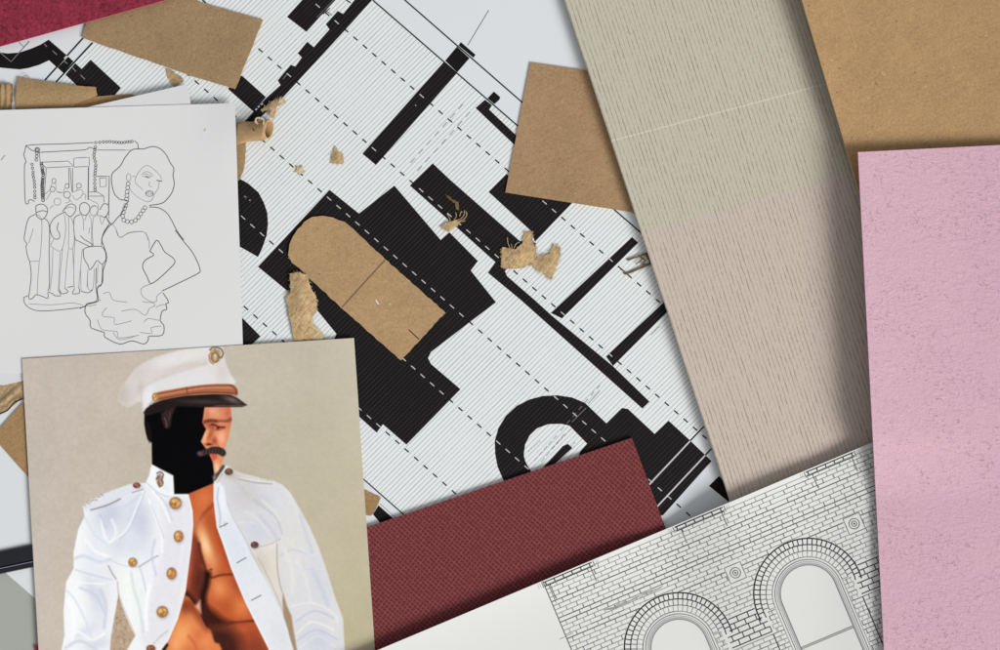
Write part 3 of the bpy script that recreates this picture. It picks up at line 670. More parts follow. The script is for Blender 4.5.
fill(lp, (124, 54, 36), 2.2); blob(189.5, 572, 3, 26, (176, 88, 56), .85, 8); blob(199, 583, 4.5, 16, (72, 30, 25), .8, 6); blob(192, 538, 2.6, 14, (170, 80, 46), .6)
stroke(k7([(235, 280), (270, 320), (300, 345)]), 5, (50, 22, 18), 4, .8)
blob(221, 591, 15, 15, (220, 122, 70), .95); blob(219, 588, 6, 9, (238, 156, 100), .7, -15); blob(241, 607, 11, 11, (228, 134, 76), .9, 40)
blob(226, 607, 9, 10, (186, 84, 46), .7); blob(236, 585, 4.5, 11, (164, 70, 46), .6, -25)
stroke(k7([(365, 168), (405, 180), (450, 166), (500, 160), (550, 160)]), 2.4, (116, 46, 30), 2, .85)
blob(211, 569.6, 1.7, 1.3, (120, 44, 34), .85); blob(207, 566, 5, 3, (214, 108, 66), .5)
stroke(k7([(318, -40), (330, 30), (352, 100), (372, 165)]), 3, (92, 38, 26), 2.6, .85)
stroke(k7([(374, 160), (362, 230), (345, 300), (350, 380), (380, 460), (405, 515)]), 7, (36, 16, 14), 5, .97)
fill(k7([(340, 350), (400, 385), (480, 450), (540, 476), (470, 500), (400, 518), (330, 480)]), (62, 28, 22), 4)
stroke(k7([(395, 516), (450, 500), (530, 477), (600, 470), (670, 462)]), 2.6, (60, 24, 18), 2.2, .85)
fill([(208, 634), (222, 626), (250, 622.5), (262, 640), (285, 700), (215, 700)], (168, 74, 44), 4, .9); blob(243, 629, 12, 5, (198, 92, 52), .8, -10)
fill([(208, 632), (224, 627), (236, 634), (242, 650), (250, 700), (200, 700)], (58, 28, 25), 8, .92); blob(255, 650, 14, 12, (120, 56, 42), .6)
fill(k7([(293, 366), (326, 328), (332, 414)]), (224, 172, 152), 1.6, 1, 0)
arm = k7([(232, 300), (300, 390), (360, 500), (392, 525), (420, 600), (465, 645)])+[(228, 700), (150, 700)]+k7([(110, 620), (180, 450)])
fill(arm, (226, 132, 78), 1.4)
CLIP[0] = SK*mask(arm, 1.4)
blob(186, 606, 8, 9, (134, 60, 36), .95, 40); stroke(k7([(270, 360), (320, 430), (370, 505)]), 8, (142, 62, 38), 7, .85)
blob(183, 634, 11, 12, (248, 170, 106), .95, 30); blob(200, 637, 10, 9, (216, 112, 66), .7); blob(206, 642, 7, 7, (240, 150, 96), .7); blob(190, 652, 14, 6, (206, 112, 72), .5)
stroke(k7([(250, 560), (290, 610), (300, 660)]), 2.5, (196, 96, 58), 3, .6); blob(176, 646, 6, 8, (250, 178, 120), .7)
CLIP[0] = None
fill(k7([(58, 652), (105, 600), (120, 620), (95, 660)]), (30, 24, 20), 1, 1, 0)
# coat, wearer's right (left in the print)
coatL = [(149, 476), (146, 483)]+k4([(500, 152), (400, 180), (270, 230), (150, 300), (160, 370), (120, 450), (90, 600)])+k5([(155, 60), (155, 120), (105, 210), (88, 400), (95, 560), (75, 650)])+[(57, 700), (108, 700), (110, 650), (111, 636), (114, 619), (117, 603), (118.5, 593), (121.5, 604), (125.4, 614.6), (130, 626), (135.4, 636), (127, 650), (122, 700), (140, 700), (158, 655)]+[(168, 641), (177.7, 619), (185.4, 591.5), (190.8, 550), (193, 524.6), (192.3, 510.8), (188.5, 494.6), (174, 494.4), (160, 470), (152, 463)]
fill([(116, 588), (128, 610), (140, 634), (126, 700), (106, 700), (108, 620)], (188, 164, 140), 1.5, 1, 0)
for q in range(130):
    x = rng.uniform(112, 136); y = rng.uniform(598, 660); blob(x, y, 1.0, 1.0, (150, 124, 98) if q % 2 else (214, 194, 172), .6)
CL = mask(coatL, .8, 0); CLIP[0] = CL
put(np.arange(X.size), CL, (244, 245, 248))
IMG += (CL*((nz[1]-.5)*5))[:, None]
blob(110, 515, 17, 20, (204, 210, 225), .95, 20); blob(140, 522, 13, 26, (205, 211, 225), .95, -8); blob(120, 545, 14, 14, (212, 218, 230), .7)
blob(133, 545, 12, 12, (222, 228, 240), .8); fill([(162, 500), (190, 500), (193, 530), (189, 560), (180, 605), (165, 645), (140, 640), (150, 600), (160, 560), (164, 530)], (232, 231, 237), 4, .95)
blob(76, 545, 7, 30, (252, 254, 252), .8, 8); blob(92, 555, 10, 22, (232, 236, 244), .8, 12); blob(75, 605, 11, 34, (252, 254, 254), .9); blob(100, 600, 11, 32, (226, 229, 237), .9, 4); blob(92, 590, 6, 16, (205, 211, 225), .6, -25); blob(85, 632, 14, 5, (220, 224, 232), .8, -30); blob(98, 644, 14, 6, (209, 214, 228), .7, -15)
blob(130, 590, 9, 28, (248, 253, 246), .95, -6); blob(142, 605, 6, 30, (240, 246, 244), .8, -4)
for q, w, c, al in (([(143, 491), (138, 504), (127.7, 527.7), (118, 537), (109, 543)], 2.2, (242, 246, 252), .95), ([(145, 491), (140, 505), (130, 528), (120, 539)], 1.0, (186, 194, 214), .6), ([(152, 491), (161, 502), (170, 522)], 2.0, (252, 253, 255), .95), ([(156, 493), (166, 504), (172, 520)], 1.2, (196, 202, 218), .7),
                    ([(149, 500), (155, 516), (161.5, 534), (162, 552)], 2.4, (250, 252, 255), .9), ([(151, 505), (158, 522), (164, 538)], 1.2, (196, 202, 220), .6), ([(109, 543), (104, 534), (101, 520)], 3, (250, 252, 255), .7), ([(84.6, 517), (95, 535), (108, 545)], 2.5, (222, 228, 240), .8),
                    ([(76, 570), (92, 575), (112, 580)], 2.0, (212, 216, 230), .8), ([(70, 580), (85, 583), (104, 584)], 2.0, (250, 252, 255), .8), ([(108.5, 566), (112, 573), (116, 579)], 1.6, (150, 150, 150), .75), ([(117.5, 582), (119, 596), (125, 612), (134.5, 634)], 1.8, (176, 166, 156), .5),
                    ([(157.7, 556), (150, 560), (139, 567)], 1.7, (168, 170, 178), .8), ([(137, 567), (128, 566.5), (116, 563), (108, 558)], 1.2, (216, 218, 228), .9), ([(140, 568), (143, 578), (146, 592)], 1.6, (206, 212, 220), .8), ([(66, 590), (75, 600), (86, 622), (92, 640)], 2.4, (220, 226, 240), .7), ([(64, 640), (78, 632), (92, 640), (104, 634)], 2.2, (250, 252, 255), .9), ([(190, 500), (193.2, 525), (191, 550), (185.6, 591), (178, 618), (168.5, 640)], 1.4, (255, 253, 250), .9), ([(168, 631), (160, 637), (152, 646)], 1.2, (190, 184, 184), .8)): stroke(q, w, c, 1.4, al*.9)
for q, w, c, al in (([(72, 560), (84, 556), (98, 562), (110, 560)], 3, (214, 219, 232), .8), ([(86, 540), (96, 552), (108, 556)], 2.6, (255, 255, 255), .8), ([(68, 600), (74, 618), (72, 640)], 3.0, (255, 255, 255), .9), ([(100, 590), (106, 606), (104, 628)], 3.0, (205, 210, 226), .7), ([(80, 588), (96, 596), (104, 612)], 2.4, (208, 213, 228), .8), ([(66, 648), (80, 641), (96, 650)], 3.2, (210, 215, 230), .8),
                    ([(112, 520), (116, 532), (112, 541)], 2.4, (255, 255, 255), .7), ([(100, 515), (106, 528)], 2.4, (196, 203, 222), .6), ([(122, 508), (134, 500), (141, 494)], 3, (214, 219, 233), .8), ([(131, 572), (134, 590), (140, 610), (143, 632)], 2.6, (214, 220, 226), .7), ([(150, 585), (146, 605), (147, 630)], 3, (255, 255, 255), .8), ([(155, 540), (152, 556), (156, 575)], 2.4, (206, 210, 224), .7), ([(183, 505), (185, 530), (181, 560), (175, 590)], 3, (238, 236, 240), .7)): stroke(q, w, c, 2.6, al)
CLIP[0] = None
fill(k4([(155, 305), (270, 228), (400, 178), (470, 155), (535, 160), (545, 195), (470, 215), (390, 245), (280, 295), (190, 325)]), (228, 230, 238), 1.2); stroke(k4([(200, 326), (290, 300), (350, 275), (392, 252)]), 1.5, (140, 122, 122), 1.2, .75); stroke(k4([(470, 212), (540, 192)]), 1.1, (150, 144, 150), 1.1, .7)
for q in range(26): x, y = 84+q*.75, 505.5-q*.4+rng.uniform(-2, 2); blob(x, y, .9, .8, (160, 148, 138) if q % 2 else (240, 240, 240), .8)
col_ = k4([(600, 22), (640, 60), (735, 105), (740, 225), (830, 226), (700, 235), (640, 215), (560, 150), (580, 110)])
fill(col_, (247, 248, 250), .8, 1, 0); blob(165, 488, 5, 5, (232, 240, 238), .7); stroke(k4([(565, 150), (640, 215), (710, 240)]), 1.3, (206, 212, 222), 1.4, .8)
def button(x, y, rx, ry, c=(206, 150, 84), e=(146, 92, 50), h=(244, 208, 140)):
    blob(x+.7, y+1.0, rx*1.15, ry*1.15, (150, 146, 160), .45, 0, 3); blob(x, y, rx, ry, e, 1, 0, 5); blob(x, y, rx*.82, ry*.82, c, 1, 0, 4)
    for q in range(9):
        a = rng.uniform(0, 6.28); r = rng.uniform(.1, .65); blob(x+rx*r*math.cos(a), y+ry*r*math.sin(a), rx*.2, ry*.2, h if q % 2 else e, .75)
    blob(x-rx*.3, y-ry*.35, rx*.3, ry*.28, h, .8)
for x, y, rx, ry in ((175.4, 503.2, 6.2, 6.2), (178.5, 536.5, 4.9, 5.9), (171.5, 573.6, 5, 6), (162.3, 612, 5.8, 5.9), (132.6, 562.3, 4.4, 4.6)): button(x, y, rx, ry)
button(150.8, 648.6, 4.6, 3.6, (150, 90, 62), (100, 58, 44), (190, 130, 90)); button(136.6, 485.4, 3.9, 2.9, (150, 84, 62), (104, 54, 44), (196, 140, 108))
def emblem(x, y, sx, sy, pal):      # winged globe style brass badge: ring, foot and crest
    for q in range(40):
        a = q*.42; r = .35+.6*((q*7) % 10)/10; blob(x+sx*r*math.cos(a)*.8, y+sy*r*math.sin(a), sx*.2, sy*.16, pal[q % len(pal)], .75)
emblem(160, 480, 4.4, 7.6, [(150, 112, 84), (112, 104, 104), (196, 172, 150), (176, 132, 90), (90, 70, 64)])
stroke(circ((160.6, 483), 2.4, 3.4)+[(163, 483)], 1.2, (134, 92, 60), 1, .9); stroke([(157, 473.5), (160, 471.8), (163.4, 474.5), (162.6, 477)], 1.6, (118, 116, 120), 1, .95); blob(156.9, 478.6, 1.1, 1.2, (110, 30, 40), .9)
# coat, wearer's left (right in the print)
coatR = [(215.4, 482.3), (221, 473), (226, 468)]+k8([(70, 122), (150, 150), (330, 192), (390, 218), (440, 270), (500, 370), (560, 480), (620, 620)])+k9([(630, 140), (690, 330), (735, 450), (745, 640)])+[(346, 700), (286, 700)]+lap_in[::-1]
CR = mask(coatR, .9, 0); CLIP[0] = CR
put(np.arange(X.size), CR, (222, 221, 223)); IMG += (CR*((nz[1]-.5)*6))[:, None]
blob(245, 495, 18, 18, (206, 203, 206), .8); blob(275, 505, 14, 20, (218, 220, 226), .9); blob(262, 500, 10, 6, (200, 202, 212), .5, 30); blob(290, 530, 12, 26, (223, 222, 218), .8, -15); blob(258, 530, 16, 12, (212, 215, 226), .9, 15)
fill([(252, 552), (276, 545), (279, 575), (284, 610), (292, 650), (300, 700), (292, 700), (285, 620), (270, 588)], (226, 220, 208), 4, .95); blob(262, 562, 6, 14, (206, 198, 184), .6, -25)
blob(300, 560, 14, 24, (228, 226, 222), .8); blob(316, 580, 10, 34, (216, 217, 224), .9, -14); blob(300, 600, 12, 26, (222, 222, 226), .8, -10); blob(320, 640, 16, 14, (205, 211, 225), .85); blob(334, 628, 7, 16, (226, 224, 220), .7)
blob(274, 545, 12, 5, (232, 230, 222), .6, -20); blob(284, 512, 5, 18, (224, 223, 226), .6, -20)
for q, w, c, al in (([(254, 500), (266, 509), (277, 519), (282, 534)], 2, (190, 190, 198), .6), ([(262, 500), (273, 510), (279, 520)], 2.4, (232, 230, 222), .7), ([(234, 524), (246, 522), (256, 524)], 1.2, (226, 228, 236), .8), ([(256, 547), (268, 545), (280, 539)], 1.4, (190, 186, 180), .7), ([(277, 544), (277, 558), (277.7, 570), (279.5, 582), (282, 592)], 1.5, (176, 164, 152), .75), ([(258, 558), (272, 585), (284, 614)], 1.6, (190, 184, 174), .7), ([(280, 556), (292, 550), (310, 555)], 2.5, (204, 208, 222), .7), ([(300, 548), (312, 556), (318, 552)], 1.6, (232, 232, 234), .6),
                    ([(293, 606), (312, 603), (332, 612), (338, 622)], 2.4, (234, 234, 236), .7), ([(296, 622), (314, 611), (333, 618)], 2, (192, 198, 216), .7), ([(297, 634), (312, 622), (334, 630)], 2.4, (238, 236, 232), .8), ([(296, 642), (316, 630), (338, 640)], 2, (196, 202, 220), .7), ([(300, 648), (318, 636), (336, 648)], 2, (226, 228, 236), .7), ([(238.5, 479), (254, 482.5), (272, 484)], 1.2, (150, 138, 128), .65), ([(238, 477.4), (255, 480.5), (274, 482)], 1.2, (238, 232, 220), .9), ([(222, 486), (226, 500), (232, 516), (246, 541), (262, 574)], 1.3, (182, 180, 182), .5)): stroke(q, w, c, 1.4, al*.9)
for q, w, c, al in (([(240, 486), (250, 498), (262, 506)], 4, (206, 202, 200), .7), ([(286, 490), (294, 506), (300, 524)], 4, (228, 226, 226), .8), ([(300, 516), (306, 534), (312, 552)], 3, (206, 208, 218), .7), ([(284, 548), (292, 570), (292, 592)], 4, (232, 230, 224), .8), ([(312, 570), (322, 590), (328, 606)], 4, (204, 208, 223), .8), ([(296, 560), (306, 580), (310, 600)], 3, (230, 230, 232), .7), ([(260, 516), (270, 528), (278, 540)], 3, (200, 203, 214), .6), ([(246, 512), (258, 520), (270, 534)], 2.4, (228, 229, 233), .7)): stroke(q, w, c, 3, al)
fill([(283, 593), (287, 606), (291.5, 616), (293.5, 630), (297, 650), (300, 700), (292, 655), (288, 630), (283.6, 617), (282.4, 600)], (164, 138, 108), 1.0, .95, 0)
blob(232, 476, 10, 5, (200, 194, 182), .9, 15)
CLIP[0] = None
for q in range(18): blob(260+q*.7, 478.5+q*.15+rng.uniform(-1.4, 1.2), .8, .7, (178, 168, 152) if q % 2 else (214, 206, 190), .7)
lap = lap_in[:5]+lap_in[5:]+[(303, 690)]+k7([(930, 640), (860, 420), (770, 230), (650, 20)])+k6([(560, 470), (480, 330), (435, 230), (420, 120), (385, 78)])
fill(lap, (229, 232, 239), .9, 1, 0); CLIP[0] = mask(lap, .9, 0)
blob(222, 500, 5, 24, (244, 247, 251), .8, -10); blob(235, 545, 8, 24, (222, 227, 238), .8, -25); blob(262, 605, 10, 30, (233, 234, 236), .8, -25); blob(280, 635, 8, 18, (222, 222, 224), .7, -25)
stroke([(218.5, 488), (217.5, 500), (220, 515), (219.5, 528)], 1.6, (190, 198, 214), 1.6, .8); stroke([(a[0]+.9, a[1]) for a in lap_in], 1.1, (246, 247, 250), 1, .9)
for p, q in (((220, 527.2), (227.7, 523.4)), ((237, 563), (246, 557.8)), ((251.5, 600.5), (261, 595.4))): stroke([p, q], .9, (86, 90, 100), .8, .9, 0)
blob(225, 524.5, 1, 2, (150, 154, 164), .6); CLIP[0] = None
button(254.6, 545, 4.0, 3.4, (106, 70, 60), (74, 48, 44), (150, 112, 96))
fill([(216, 480), (219, 470), (224, 465), (231, 466.5), (224, 473), (218, 483)], (206, 200, 192), 1, 1); stroke([(215.4, 482), (221, 473), (226.5, 466.5)], 1.2, (240, 236, 230), 1, .9)
# head in black
fill(k2([(85, 135), (120, 90), (250, 84), (445, 90), (500, 90), (500, 300), (500, 388), (492, 430), (498, 500), (492, 552), (345, 614), (262, 615), (256, 505), (130, 440), (128, 310), (104, 292), (92, 250), (84, 200)]), (5, 5, 8), .7, 1, 0)
fill(k2([(95, 190), (118, 210), (128, 300), (108, 300)]), (28, 22, 22), 1.2, .8)
fill(k2([(186, 150), (235, 96), (268, 95), (246, 160), (236, 218), (206, 222)]), (58, 40, 40), 1.2, .9); stroke(k2([(205, 165), (215, 200), (214, 220)]), 1.0, (120, 96, 90), 1, .7); stroke(k2([(238, 130), (228, 180)]), .9, (104, 70, 66), 1, .7); stroke(k2([(140, 110), (170, 125), (195, 150)]), .8, (60, 56, 56), 1, .6)
face = k2([(442, 96), (595, 96), (601, 180), (582, 280), (562, 340), (556, 390), (540, 450), (506, 502), (496, 470), (490, 430), (470, 380), (436, 330), (420, 304), (450, 232), (428, 192)])
fill(face, (226, 146, 104), .8, 1, 0); CLIP[0] = mask(face, .8, 0)
blob(214, 411, 8, 4.5, (240, 170, 136), .9); blob(228, 412, 4.5, 8, (204, 100, 82), .8); blob(221, 410, 5, 4, (214, 128, 100), .6)
blob(222, 437, 5.5, 7, (250, 184, 142), .95); blob(227, 440, 3, 10, (226, 140, 104), .7); blob(205.4, 436, 2.2, 7, (255, 196, 150), .95, 20)
blob(210.6, 434.5, 2.8, 8, (190, 92, 60), .9, 22); blob(214.4, 441, 2.8, 3.6, (164, 70, 48), .9); blob(203.6, 441.6, 2.6, 2, (248, 170, 128), .9)
blob(211, 425.5, 6, 3.8, (160, 74, 54), .9, 8); blob(207, 415, 3, 6, (206, 122, 90), .7); blob(230, 420, 3, 10, (206, 120, 92), .7); blob(222, 427, 6, 3.2, (204, 116, 86), .8, 5)
blob(209, 444.4, 3.4, 1.3, (80, 26, 20), .95); blob(205, 426, 2, 4, (214, 122, 86), .7)
stroke(k3([(108, 226), (125, 216), (160, 208), (210, 212), (262, 216), (310, 210), (342, 192)]), 3.4, (136, 70, 52), 2.8, .9); stroke(k3([(125, 218), (160, 209), (215, 213)]), 2.0, (80, 38, 30), 2.2, .7)
stroke(k3([(178, 240), (205, 244), (235, 260), (280, 264)]), 1.8, (84, 36, 28), 1.4, .9); blob(217.8, 428.4, 1.8, 1.3, (48, 24, 22), .95); stroke(k3([(190, 272), (222, 288), (262, 278)]), 1.2, (164, 82, 60), 1.5, .8); blob(215.2, 428.6, .8, .6, (230, 190, 170), .7); blob(222, 423.4, 5, 1.4, (232, 150, 114), .8)
blob(217, 468, 2.5, 6, (254, 212, 168), .95); blob(220, 459, 3, 5, (228, 146, 106), .8); stroke(k3([(198, 345), (212, 385), (230, 418)]), 1.6, (190, 96, 66), 2, .7)
CLIP[0] = None
fill(k3([(160, 482), (200, 470), (222, 500), (210, 520), (185, 530), (176, 510)]), (206, 92, 76), 1.3)
fill(k3([(58, 466), (98, 452), (150, 432), (180, 420), (235, 422), (275, 440), (292, 468), (284, 492), (262, 500), (228, 482), (170, 476), (130, 488), (90, 500), (68, 492)]), (56, 42, 42), .9)
blob(200.5, 453.4, 3, 2, (128, 102, 88), .75, -15)
for q in range(14): x = 202+q*1.55; stroke([(x, 449.5+rng.uniform(-1, 1)), (x-1.2+rng.uniform(-.5, 1), 454)], .7, (92, 72, 70) if q % 2 else (34, 24, 24), .8, .7, 0)
fill(k2([(500, 500), (520, 482), (545, 445), (560, 452), (540, 500), (510, 535), (492, 530)]), (74, 62, 56), 1.0, .95); blob(214.5, 477.5, 2, 2.4, (150, 140, 130), .8)
stroke([(215.4, 483), (221, 474), (227, 466.5)], 1.5, (238, 234, 228), 1, .95); button(228.8, 471.8, 4.2, 3.4, (108, 78, 62), (78, 54, 44), (150, 120, 100))
# cap
crown = k1([(56, 420), (100, 320), (180, 222), (280, 160), (420, 112), (560, 86), (700, 76), (752, 92), (768, 180), (800, 260), (826, 334), (560, 400), (300, 420), (225, 520), (208, 440), (130, 476), (80, 460)])
fill(crown, (228, 224, 222), 1.5); CLIP[0] = mask(crown, 1.5)
blob(122, 398, 13, 15, (206, 196, 187), .9); blob(118, 392, 9, 14, (201, 190, 180), .8, 30); blob(138, 372, 10, 5, (206, 196, 189), .6, -45); blob(145, 372, 18, 9, (216, 206, 200), .8, -35); blob(175, 359, 24, 5, (232, 229, 229), .9, -14); blob(190, 365, 26, 3, (212, 204, 194), .8, -13); blob(165, 374, 26, 3.4, (214, 206, 200), .8, -22); blob(195, 380, 30, 9, (230, 227, 229), .9, -8); blob(222, 372, 7, 12, (214, 206, 202), .7); blob(148, 398, 6, 14, (236, 236, 240), .9, 10); blob(140, 388, 4, 8, (204, 194, 188), .8, 20)
stroke(k1([(210, 350), (330, 290), (470, 240), (640, 190)]), 2.6, (206, 196, 190), 3, .55); stroke(k1([(215, 350), (208, 420), (222, 500)]), 2, (210, 200, 194), 2, .6)
CLIP[0] = None
fill(k1([(222, 518), (240, 490), (290, 455), (340, 432), (500, 402), (700, 392), (800, 396), (850, 420), (915, 468), (880, 480), (600, 482), (450, 476), (380, 500), (240, 540)]), (34, 26, 26), .8, 1, 0)
CLIP[0] = mask(k1([(330, 436), (500, 402), (700, 392), (800, 396), (850, 420), (915, 468), (880, 480), (600, 482), (450, 476)]), .8, 0)
blob(232, 400, 9, 3, (122, 106, 104), .85, 20); blob(205, 402, 24, 2.6, (66, 54, 52), .9, 2); stroke(k1([(700, 472), (800, 472), (905, 470)]), 1.0, (104, 92, 84), 1, .8); CLIP[0] = None
strap = k1([(292, 392), (420, 362), (600, 334), (750, 326), (820, 332), (852, 368), (846, 404), (800, 398), (700, 392), (500, 404), (380, 426), (300, 444)])
fill(strap, (172, 102, 70), .8); CLIP[0] = mask(strap, .8); stroke(k1([(320, 405), (500, 372), (650, 352), (830, 352)]), 2.2, (208, 138, 100), 1.6, .85); stroke(k1([(320, 395), (500, 362), (650, 340), (830, 336)]), .9, (120, 66, 48), 1, .8); stroke(k1([(320, 428), (500, 396), (650, 382), (848, 388)]), 1.2, (112, 60, 44), 1, .85); stroke(k1([(512, 350), (516, 405)]), 1.6, (126, 72, 50), 1, .8); stroke(k1([(800, 335), (838, 362), (842, 400)]), 1.8, (126, 70, 52), 1, .8); CLIP[0] = None
button(155.2, 397, 3.2, 4.0, (208, 156, 84), (150, 98, 52))
emblem(215.5, 355, 7.4, 8, [(176, 146, 100), (120, 98, 70), (200, 180, 160), (150, 110, 90), (190, 150, 90)])
stroke(circ((215.2, 357.5), 3.4, 4.6)+[(218.6, 357.5)], 1.9, (146, 112, 44), 1, .95); blob(214.8, 357, 2, 2.8, (222, 204, 186), .9); stroke([(210, 349.8), (214, 347), (220, 348.4), (223.2, 353), (221.5, 357.6)], 1.6, (112, 92, 84), 1.1, .9); stroke([(209, 355), (210, 361), (213, 364)], 1.5, (190, 120, 90), 1, .8)
IMG += ((nz[3]-.5)*3+(nz[4]-.5)*4)[:, None]*np.where(IMG.mean(1) > 20, 1, .3)[:, None]
b = MB(); ZF = lambda x, y: 2.42
b.quad([QC[0], QC[1], QC[2], QC[3]], NU, NV, ZF, .13, 'print', 'paper_edge')
ob = b.build('photo_print', 'colour photograph of a moustached person in white uniform coat and cap, head blacked out', 'photograph')
sr = np.clip(IMG, 0, 255)/255; ln = np.where(sr <= .04045, sr/12.92, ((sr+.055)/1.055)**2.4)
at = ob.data.color_attributes.new('print', 'FLOAT_COLOR', 'POINT')
rgba = np.ones((len(ob.data.vertices), 4), np.float32); n_ = X.size; rgba[:n_, :3] = ln; rgba[n_:, :3] = .8
at.data.foreach_set('color', rgba.ravel())
# ------------------------------------------------------------------ kraft cards and scraps on the plan
arch = K(270, 200, 3.82, [(200, 60), (240, 68), (262, 76), (285, 84), (330, 120), (380, 170), (440, 226), (670, 430), (500, 613), (270, 410), (110, 260), (82, 240), (70, 210), (75, 170), (95, 125), (130, 85), (160, 65)])
ZA = lambda x, y: 1.6
b = MB(); b.poly(rough(arch, .45, 4, 17), ZA, .9, 'kraft_arch', 'kraft_edge')
b.line([(385, 260), (363, 284), (342, 307.3)], 1.3, 1.64, 'kraft_dark'); b.line([(408.7, 329.6), (419.2, 339.5)], 1.1, 1.64, 'kraft_cut'); b.line([(375.8, 300), (378.6, 304.4)], 1.0, 1.64, 'paper_edge')  # crease shade painted as a dark line, then the slit and a white fleck
b.build('kraft_arch', 'round topped kraft card with a dark crease line across it in the middle of the plan', 'card', 'kraft card pieces')
strip = K(270, 200, 3.82, [(75, 283), (105, 275), (145, 285), (150, 320), (175, 370), (180, 420), (160, 445), (165, 490), (205, 520), (205, 560), (95, 560), (75, 450), (62, 380), (78, 345)])
b = MB(); b.poly(rough(strip, .7, 1.8, 19), lambda x, y: 1.2+2.2*g(x, y, 302, 300, 13, 60)*min(1, max(0, (345-y)/30)), .3, 'torn', 'torn_l', 3)
o = b.build('kraft_strip', 'torn kraft strip running from the round topped card down behind the photo', 'scrap', 'torn kraft scraps', shade=True)
fringe(strip, 1.4, 'torn_l', o, 180, 3.2, seed=41)
b = MB(); b.poly(rough(K(270, 200, 3.82, [(160, 470), (185, 490), (212, 522), (200, 538), (165, 530)]), .4, 1.4, 20), const(1.4), .2, 'torn_l', 'torn_l', 3); b.build('torn_tip', parent=o)
b = MB(); b.poly(K(420, 150, 1, [(110.5, -87.8), (165, -80), (186, -76), (222, 68), (211.5, 62), (85.3, 42.3)]), lambda x, y: 1.3, .8, 'kraft_mid', 'kraft_edge')
b.build('kraft_card', 'square kraft card half covered by the grooved beige board', 'card', 'kraft card pieces')
k0 = lambda p: K(420, 180, 5.907, p)
b = MB(); b.poly(rough(k0([(485, 400), (520, 402), (560, 408), (605, 372), (615, 310), (662, 308), (668, 380), (690, 400), (680, 490), (590, 520), (480, 520)]), .75, 1.5, 23), lambda x, y: 1.0+1.2*g(x, y, 518, 256, 10), .25, 'torn', 'torn_l', 2.5)
o = b.build('kraft_scrap', 'torn kraft scrap with an upright tab on the thick black wall', 'scrap', 'torn kraft scraps', shade=True)
fringe(k0([(485, 400), (520, 402), (560, 408), (605, 372), (615, 310), (662, 308), (668, 380), (690, 400), (680, 490), (590, 520), (480, 520)]), 1.2, 'torn', o, 150, 3.2, seed=42, name='torn_fibre')
b = MB()
for q in ([(510, 248), (508, 243), (507.4, 237.6)], [(514, 248.4), (516, 244), (519.5, 242)], [(512, 248), (511.4, 244)]): b.line(smooth(q, 4), .5, 1.5, 'torn_l')
b.build('fibre', parent=o)
b = MB(); b.poly(rough(k0([(700, 455), (760, 440), (795, 385), (830, 405), (815, 480), (775, 585), (700, 535), (668, 505)]), 1.0, 1.4, 24), lambda x, y: .95+1.1*g(x, y, 549, 262, 9), .2, 'torn', 'torn_l', 2.5)
o = b.build('kraft_scrap', 'torn fluffy kraft scrap on white hatching just right of the tabbed scrap', 'scrap', 'torn kraft scraps', shade=True)
fringe(k0([(700, 455), (760, 440), (795, 385), (830, 405), (815, 480), (775, 585), (700, 535), (668, 505)]), 1.1, 'torn_l', o, 200, 4.2, seed=43)
b = MB(); b.poly(rough(k0([(122, 275), (160, 250), (215, 235), (228, 262), (165, 305)]), .6, 1.3, 25), lambda x, y: .9+.8*g(x, y, 450, 225, 7), .2, 'torn', 'torn', 2.5)
o = b.build('kraft_shred', 'frayed kraft shred with curled fibres on the upper black wall', 'scrap', 'torn kraft scraps', shade=True)
fringe(k0([(122, 275), (160, 250), (215, 235), (228, 262), (165, 305)]), 1.0, 'torn_l', o, 60, 3.0, seed=44, name='torn_fibre')
b = MB()
for i, q in enumerate(([(200, 235), (215, 215), (210, 190)], [(215, 238), (245, 225), (262, 200), (262, 178)], [(222, 245), (258, 232), (276, 208), (272, 185)], [(180, 240), (170, 215), (160, 200)], [(225, 250), (250, 245), (268, 240)], [(235, 215), (240, 195), (250, 185)])): b.line(smooth(k0(q), 4), .8, 1.4+.1*i, 'torn_d')
b.build('fibre', parent=o)
b = MB(); b.poly(rough(k0([(148, 85), (172, 92), (190, 112), (228, 130), (228, 180), (214, 172), (208, 140), (180, 122)]), .35, 1.6, 26), lambda x, y: .9+.5*g(x, y, 454, 201, 5), .2, 'strand', 'torn_d', 2.5)
b.build('kraft_sliver', 'thin dull sliver lying above the frayed shred on the black wall', 'scrap', 'torn kraft scraps', shade=True)
b = MB(); b.poly(rough([(335.4, 145.6), (338, 151), (342.8, 154), (343.7, 163), (337, 164), (330.8, 163), (331.7, 155.7)], .5, 1.3, 27), lambda x, y: .9+.9*g(x, y, 338, 158, 5), .2, 'torn', 'torn_l', 2.5)
o = b.build('kraft_scrap', 'small upright kraft chip alone on white hatching right of the rolled tube', 'scrap', 'torn kraft scraps', shade=True)
fringe([(335.4, 145.6), (338, 151), (342.8, 154), (343.7, 163), (337, 164), (330.8, 163), (331.7, 155.7)], 1.0, 'torn_l', o, 55, 2.4, seed=45)
b = MB(); pts = [(299.5+(5.2 if k % 2 == 0 else 2.6)*math.cos(k*.628+.3)*(1+.2*math.sin(k*3)), 170+(5.4 if k % 2 == 0 else 2.5)*math.sin(k*.628+.3)) for k in range(10)]
b.poly(rough(pts, .25, 1.2, 28), lambda x, y: .85+.7*g(x, y, 299.5, 170, 4), .2, 'torn_l', 'torn_l', 2)
o = b.build('kraft_crumb', 'tiny star shaped pale crumb on a dashed line of the plan', 'scrap', 'torn kraft scraps', shade=True)
fringe(pts, .95, 'torn_l', o, 60, 2.6, seed=46)
